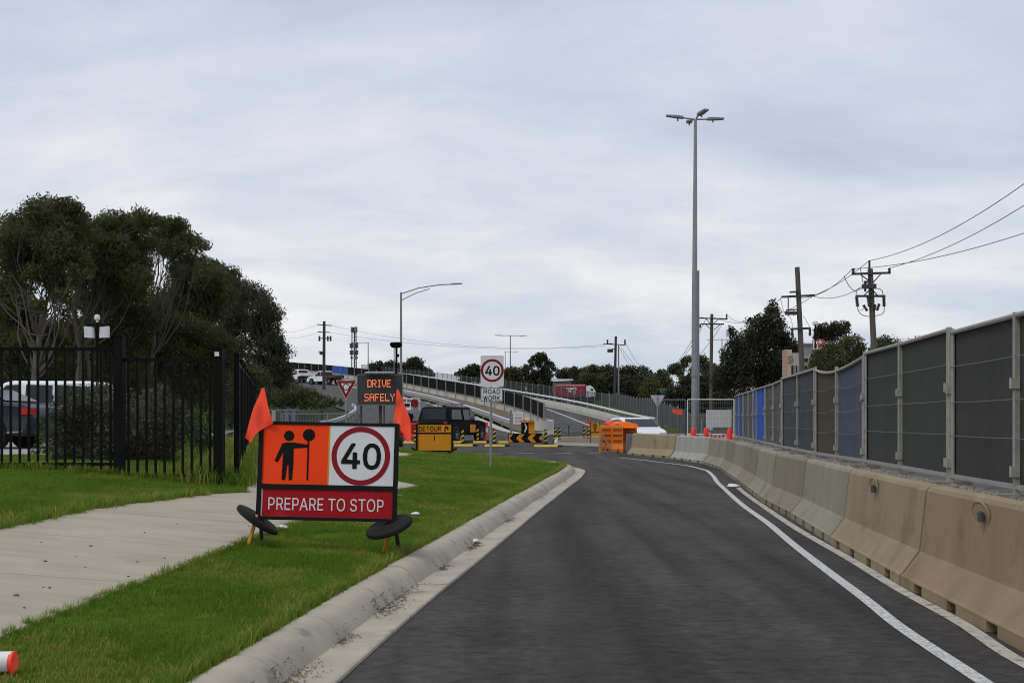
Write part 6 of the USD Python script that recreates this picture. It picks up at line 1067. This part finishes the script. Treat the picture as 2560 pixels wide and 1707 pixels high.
y = 72; b = at(1295, 1090, y); kk = y / F; b[2] = float(land(b[0], y)); t = thing('notice_board', 'white printed notice board on thin legs behind the chevron board', 'board', b); lx = lambda u: (u - 1295) * kk; lz = lambda v: zat(v, y) - b[2]
obj('panel', MB().bbox(lx(1283), lx(1308), -.01, .01, lz(1060), lz(1030)), M['sign_white'], t); obj('print_bar', MB().bbox(lx(1286), lx(1305), -.014, -.010, lz(1045.5), lz(1043)), M['ring_red' if False else 'timber_grey'], t)
for v in (1035, 1038, 1049, 1052, 1055): obj('print_line', MB().bbox(lx(1287), lx(1304), -.014, -.010, lz(v + .7), lz(v)), M['timber_grey'], t)
for s in (1285, 1306): obj('leg', MB().bar((lx(s), .03, -.05), (lx(s + (s - 1295) * .3), .03, lz(1058)), .04), M['galvanised'], t)
obj_t = thing('fence_post', 'thick grey post at the lower end of the long guard rail', 'post', (at(1277, 1085, 82)[0], 82, float(land(-.1, 82)))); obj('shaft', MB().bar((0, 0, -.1), (0, 0, 1.6), .14), M['dark_galvanised'], obj_t); obj('cap', MB().bbox(-.09, .09, -.09, .09, 1.6, 1.63), M['galvanised'], obj_t)
y = 70; b = at(1318, 1085, y); kk = y / F; b[2] = float(land(b[0], y)); t = thing('light_trailer', 'small orange trailer with chevron panel behind the chevron board', 'trailer', b); lx = lambda u: (u - 1318) * kk; lz = lambda v: zat(v, y) - b[2]
obj('hood', MB().bbox(lx(1301), lx(1336), -.4, .6, lz(1055), lz(1050)), M['barrier_orange'], t); obj('body', MB().bbox(lx(1321), lx(1336), -.3, .6, .15, lz(1055)), M['sign_yellow'], t); obj('chevron_panel', MB().bbox(lx(1303), lx(1321), -.32, .5, lz(1082), lz(1056)), M['sign_black'], t)
c = Polygon([(lx(1310), lz(1080)), (lx(1314), lz(1068)), (lx(1310), lz(1057)), (lx(1313), lz(1057)), (lx(1318), lz(1068)), (lx(1313), lz(1080))]); obj('chevron', MB().prism(c, .004, face_at(-.322)), M['sign_white'], t); obj('wheel', MB().pipe([(lx(1312), -.2, .25), (lx(1312), .4, .25)], .25, 12), M['rubber'], t)
obj('base', MB().bbox(lx(1303), lx(1321), -.3, .5, .12, lz(1082)), M['car_trim'], t)
y = 71; b = at(1346, 1083, y); kk = y / F; b[2] = float(land(b[0], y)); t = thing('concrete_block', 'pale grey block at the foot of the curved wall end', 'block', b); obj('body', MB().bbox(-.3, .3, -.2, .4, -.05, .48), M['parapet_concrete'], t); obj('lid', MB().bbox(-.31, .31, -.21, .41, .48, .51), M['galvanised'], t)
for i, (u, v, y, lab) in enumerate(((1343, 1060, 84, 'bundle of red and white tape on the wall end screen'), (1260, 1018, 100, 'red tape streamer hanging on the lower screen fence'), (1312, 1040, 90, 'small red tape streamer halfway along the lower wall'))):
    b = at(u, v, y); t = thing('tape_streamer', lab, 'tape', b); k = 1.0 if i == 0 else .6
    for j in range(5 if i == 0 else 3): a = (j - 2) * .14 * k; obj('tape', MB().bar((a, -.3, -.55 * k), (a + .1 * math.sin(j * 2.3), -.32, .45 * k), .09 * k, .01), M['barrier_red' if j % 2 == 0 else 'sign_white'], t)
# kerbed island with brown earth by the roundabout
isl = Polygon([hit(u, v)[:2] for u, v in ((1402, 1112), (1402, 1100), (1440, 1097), (1500, 1096), (1540, 1098), (1545, 1112), (1500, 1115))]).buffer(.2)
obj('traffic_island', MB().tm(sheet(isl, .8, lambda x, y: land(x, y) + .10)), M['dirt'], kind='structure')
k = np.array(isl.exterior.segmentize(.6).coords); obj('island_kerb', MB().sweep([(-.12, -.03), (-.12, .13), (.02, .13), (.08, -.03)], gline(k)), M['parapet_concrete'], kind='structure')
for i, u in enumerate((1422, 1423)):
    if i: continue
    b = at(u, 1094, 72); b[2] = float(land(b[0], 72)); t = thing('marker_post', 'thin dark marker post on the traffic island', 'post', b); obj('shaft', MB().bar((0, 0, -.05), (0, 0, .75), .07), M['pole_dark'], t); obj('cap', MB().bbox(-.045, .045, -.045, .045, .75, .78), M['rubber'], t)

# ---------------------------------------------------------------- clutter behind the big sign
B2 = 'red and white plastic barriers behind the message board'
for i, (u, v, y, mt, rz, lab) in enumerate(((945, 1074, 66, 'barrier_red', .1, 'red plastic barrier under the message board, left one'), (958, 1076, 65.2, 'white_plastic', .05, 'white plastic barrier under the message board'), (976, 1076, 66.5, 'barrier_red', .2, 'red plastic barrier behind the right flag'), (1027, 1066, 72, 'barrier_red', .1, 'red plastic barrier between the right flag and the black ute'))):
    b = at(u, v, y); b[2] = float(land(b[0], y)); water_barrier(lab, b, rz, 1.5 if i < 3 else 1.2, .95, .5, mt, 2, B2)
y = 96; b = at(1034, 1030, y); kk = y / F; b[2] = float(land(b[0], y)); t = thing('work_truck', 'white flat bed work truck half hidden behind the black ute', 'truck', b, 0); lx = lambda u: (u - 1034) * kk; lz = lambda v: zat(v, y) - b[2]
obj('cab', MB().bbox(lx(1010), lx(1030), -1.0, 1.0, .6, lz(1006)), M['white_paint'], t); obj('rear_window', MB().bbox(lx(1013), lx(1027), -1.02, -1.0, lz(1017), lz(1009)), M['glass_dark'], t); obj('tray', MB().bbox(lx(1010), lx(1076), -1.1, 1.1, .7, .95), M['galvanised'], t); obj('rack', MB().bbox(lx(1006), lx(1052), -.9, -.8, lz(998), lz(995)).bbox(lx(1018), lx(1020), -.9, -.8, lz(1010), lz(998)).bbox(lx(1049), lx(1051), -.9, -.8, .95, lz(998)), M['sign_white'], t)
obj('toolbox', MB().bbox(lx(1052), lx(1064), -.9, .6, .95, lz(1003)), M['galvanised'], t); obj('reel', MB().pipe([(lx(1038), -.9, lz(1008)), (lx(1038), -.5, lz(1008))], .33, 16), M['ring_red'], t); obj('tail_light', MB().bbox(lx(1024), lx(1026), -.95, -.85, lz(995), lz(993)), M['tail_red'], t)
for u in (1018, 1068): obj('wheel', MB().pipe([(lx(u), -1.0, .42), (lx(u), 1.0, .42)], .42, 14), M['rubber'], t)
def temp_fence(label, pts, h, mt, screen=None, step=2.2):
    t = thing('temporary_fence', label, 'fence panel', (0, 0, 0), 0, None); p = smooth_line(pts, step)
    for i in range(len(p)):
        z = float(LZ(p[i, 0], p[i, 1])); obj('post', MB().bar((*p[i], z - .05), (*p[i], z + h), .06), M[mt], t)
        if i + 1 < len(p):
            z1 = float(LZ(p[i + 1, 0], p[i + 1, 1])); obj('top_rail', MB().bar((*p[i], z + h - .05), (*p[i + 1], z1 + h - .05), .05), M[mt], t)
            m = MB()
            for s in np.linspace(.06, .94, 14): q_ = p[i] * (1 - s) + p[i + 1] * s; zz = z * (1 - s) + z1 * s; m.bar((*q_, zz + .1), (*q_, zz + h - .06), .010)
            obj('wire_mesh', m, M[mt], t, kind='stuff')
            if screen and i % 2 == 0: a, c = p[i], p[i + 1]; o = .06; obj('screen', MB().add([(a[0], a[1] + o, z + .1), (c[0], c[1] + o, z1 + .1), (c[0], c[1] + o, z1 + h - .1), (a[0], a[1] + o, z + h - .1)], [[0, 1, 2, 3], [3, 2, 1, 0]]), M[screen], t)
    return t
temp_fence('blue screened temporary fence above the left part of the roadwork sign', [at(640, 1050, 66)[:2], at(700, 1050, 68)[:2], at(745, 1050, 74)[:2]], 1.75, 'galvanised', 'cloth_dull_blue', 1.1)
temp_fence('galvanised temporary fence below the roundabout sign', [at(706, 1050, 60)[:2], at(790, 1050, 60)[:2], at(885, 1050, 63)[:2]], 1.55, 'galvanised', None, 2.1)
y = 55; b = at(684, 1075, y); b[2] = float(LZ(np.array(b[0]), np.array(b[1]))); t = thing('service_post', 'short pale post in front of the blue screened fence', 'post', b); obj('shaft', MB().bbox(-.07, .07, -.07, .07, -.1, .95), M['parapet_concrete'], t); obj('cap', MB().bbox(-.08, .08, -.08, .08, .95, .99), M['sign_white'], t)

mat('debris', (.13, .11, .08), .95, .4, 30)
# ---------------------------------------------------------------- litter and small things near the camera
b = hit(20, 1690, 'lawn'); t = thing('guide_tube', 'white tube with an orange end lying on the grass at the lower left', 'tube', (b[0], b[1], b[2] + .055), .05); obj('tube', MB().pipe([(-.35, 0, .0), (.02, 0, .008)], .047, 20), M['white_plastic'], t, smooth=40); obj('orange_end', MB().lathe([(.049, .012), (.0505, .012), (.0505, .028), (.047, .030), (.042, .030), (.0, .024)], (0, 0, 0), 20, np.array([[0, 0, 1, 0], [0, 1, 0, 0], [-1, 0, 0, .004], [0, 0, 0, 1.0]])), M['bollard_orange'], t, smooth=40)
Zb = lambda x, y: (x * .4252, 1250 + y * .4252)
rl = np.random.default_rng(12)
for i, (x, y, s) in enumerate(((265, 380, .016), (97, 590, .02), (533, 288, .017), (292, 537, .012), (806, 381, .012), (967, 359, .011), (755, 469, .011), (446, 350, .010), (240, 271, .010), (850, 207, .012), (143, 657, .012), (1040, 158, .010), (255, 535, .008), (1463, 168, .012), (500, 418, .008))):
    p = hit(*Zb(x, y), 'lawn'); m = trimesh.creation.icosphere(1, 1.0); s *= .72; v = m.vertices * (s * 1.2, s, s * .55) * rl.uniform(.75, 1.25, (len(m.vertices), 1)) + (p[0], p[1], p[2] + .022 + s * .3)
    tag(obj('clod', (v, m.faces), M['debris' if i % 3 else 'bark_dark']), None, None); pr = stage.GetPrimAtPath('/World/clod' + (f'_{i:03d}' if i else '')); tag(pr, 'small dark clod of dirt lying on the pale footpath', 'clod', 'dark clods on the footpath')
def litter(label, u, v, surf, size, mt, dz=.03, cat='litter'):
    p = hit(u, v, surf); m = trimesh.creation.icosphere(2, 1.0); vv = m.vertices * np.array(size) * (.7 + .6 * meshkit.noise(m.vertices * 2.2 + u, 3))[:, None] + p + (0, 0, dz); tag(obj('litter', (vv, m.faces), M[mt], smooth=True), label, cat)
litter('scrap of pale paper lying in the channel of the kerb', 1184, 1362, 'road', (.07, .10, .015), 'white_plastic', .05)
litter('white crumpled litter on the grass right of the roadwork sign', 1039, 1290, 'lawn', (.05, .05, .02), 'white_plastic')
litter('white crumpled litter beside the left leg of the roadwork sign', 703, 1325, 'lawn', (.06, .06, .02), 'white_plastic')
litter('white crumpled bag on the road between white line and barriers', *Z8(628, 484), 'road', (.12, .14, .05), 'white_plastic')
litter('white plastic scrap on the asphalt below the right flag', 1020, 1106, 'road', (.22, .2, .06), 'white_plastic')
# rotten leaf debris in the kerb channel
m = MB(); rd = np.random.default_rng(5)
for u, v, n, sx, sy in ((1268, 1298, 260, .035, .28), (1176, 1362, 420, .035, .22), (1104, 1417, 150, .03, .12), (905, 1515, 500, .05, .22), (850, 1592, 160, .03, .12), (700, 1692, 300, .05, .22), (1345, 1238, 140, .04, .7), (1395, 1205, 140, .05, .7), (1030, 1470, 120, .03, .25), (985, 1487, 90, .03, .12), (1425, 1183, 90, .06, .6)):
    c = hit(u, v, 'road', .04)
    for _ in range(n):
        q_ = c + (rd.normal() * sx, rd.normal() * sy, 0); k = np.argmin(np.abs(EDGE_S[:, 1] - q_[1])); q_[0] = EDGE_S[k, 0] - .235 + rd.normal() * sx; k = np.argmin(np.abs(EDGE_S[:, 1] - q_[1])); q_[0] = min(max(q_[0], EDGE_S[k, 0] - .30), EDGE_S[k, 0] - .06); dd = EDGE_S[k, 0] - q_[0]; z = float(land(q_[0], q_[1])) + np.interp(dd, [.0, .05, .15, .255, .272, .298, .33], [.024, .022, .016, .020, .055, .094, .128]) + .003; a = rd.uniform(0, 6.28); s = rd.uniform(.003, .012)
        m.add([(q_[0] + s * math.cos(a), q_[1] + s * math.sin(a), z), (q_[0] + s * .5 * math.cos(a + 2), q_[1] + s * .5 * math.sin(a + 2), z + .006), (q_[0] - s * math.cos(a), q_[1] - s * math.sin(a), z + .002), (q_[0] + s * .5 * math.cos(a - 1.6), q_[1] + s * .5 * math.sin(a - 1.6), z)], [[0, 1, 2], [0, 2, 3]])
tag(obj('leaf_debris', m, M['debris'], kind='stuff'), 'dark rotten leaf debris gathered in the kerb channel', 'debris')
# gravel lumps and scraps on the terrace by the fence foot
m = MB()
for _ in range(900):
    s = rd.random(); k = rd.random(); a_ = np.array(FN[0]) + (np.array(FN[6]) - np.array(FN[0])) * k; q_ = a_ + (-abs(rd.normal()) * .55 + .1, rd.normal() * .5); z = float(terrace_z(np.array(q_[0]), np.array(q_[1]))); r = rd.uniform(.008, .04) ; g = trimesh.creation.icosphere(0, r); m.add(g.vertices * rd.uniform(.6, 1.3, 3) + (*q_, z + r * .3), g.faces)
tag(obj('rubble', m, M['gravel'], kind='stuff'), 'loose stones and rubble along the foot of the screened fence', 'rubble')
p = at(2292, 1200, 15.2); tag(obj('litter', MB().box((p[0], p[1], .50), (.34, .16, .04), .3), M['white_plastic']), 'flat white scrap lying on the terrace at the fence foot', 'litter')
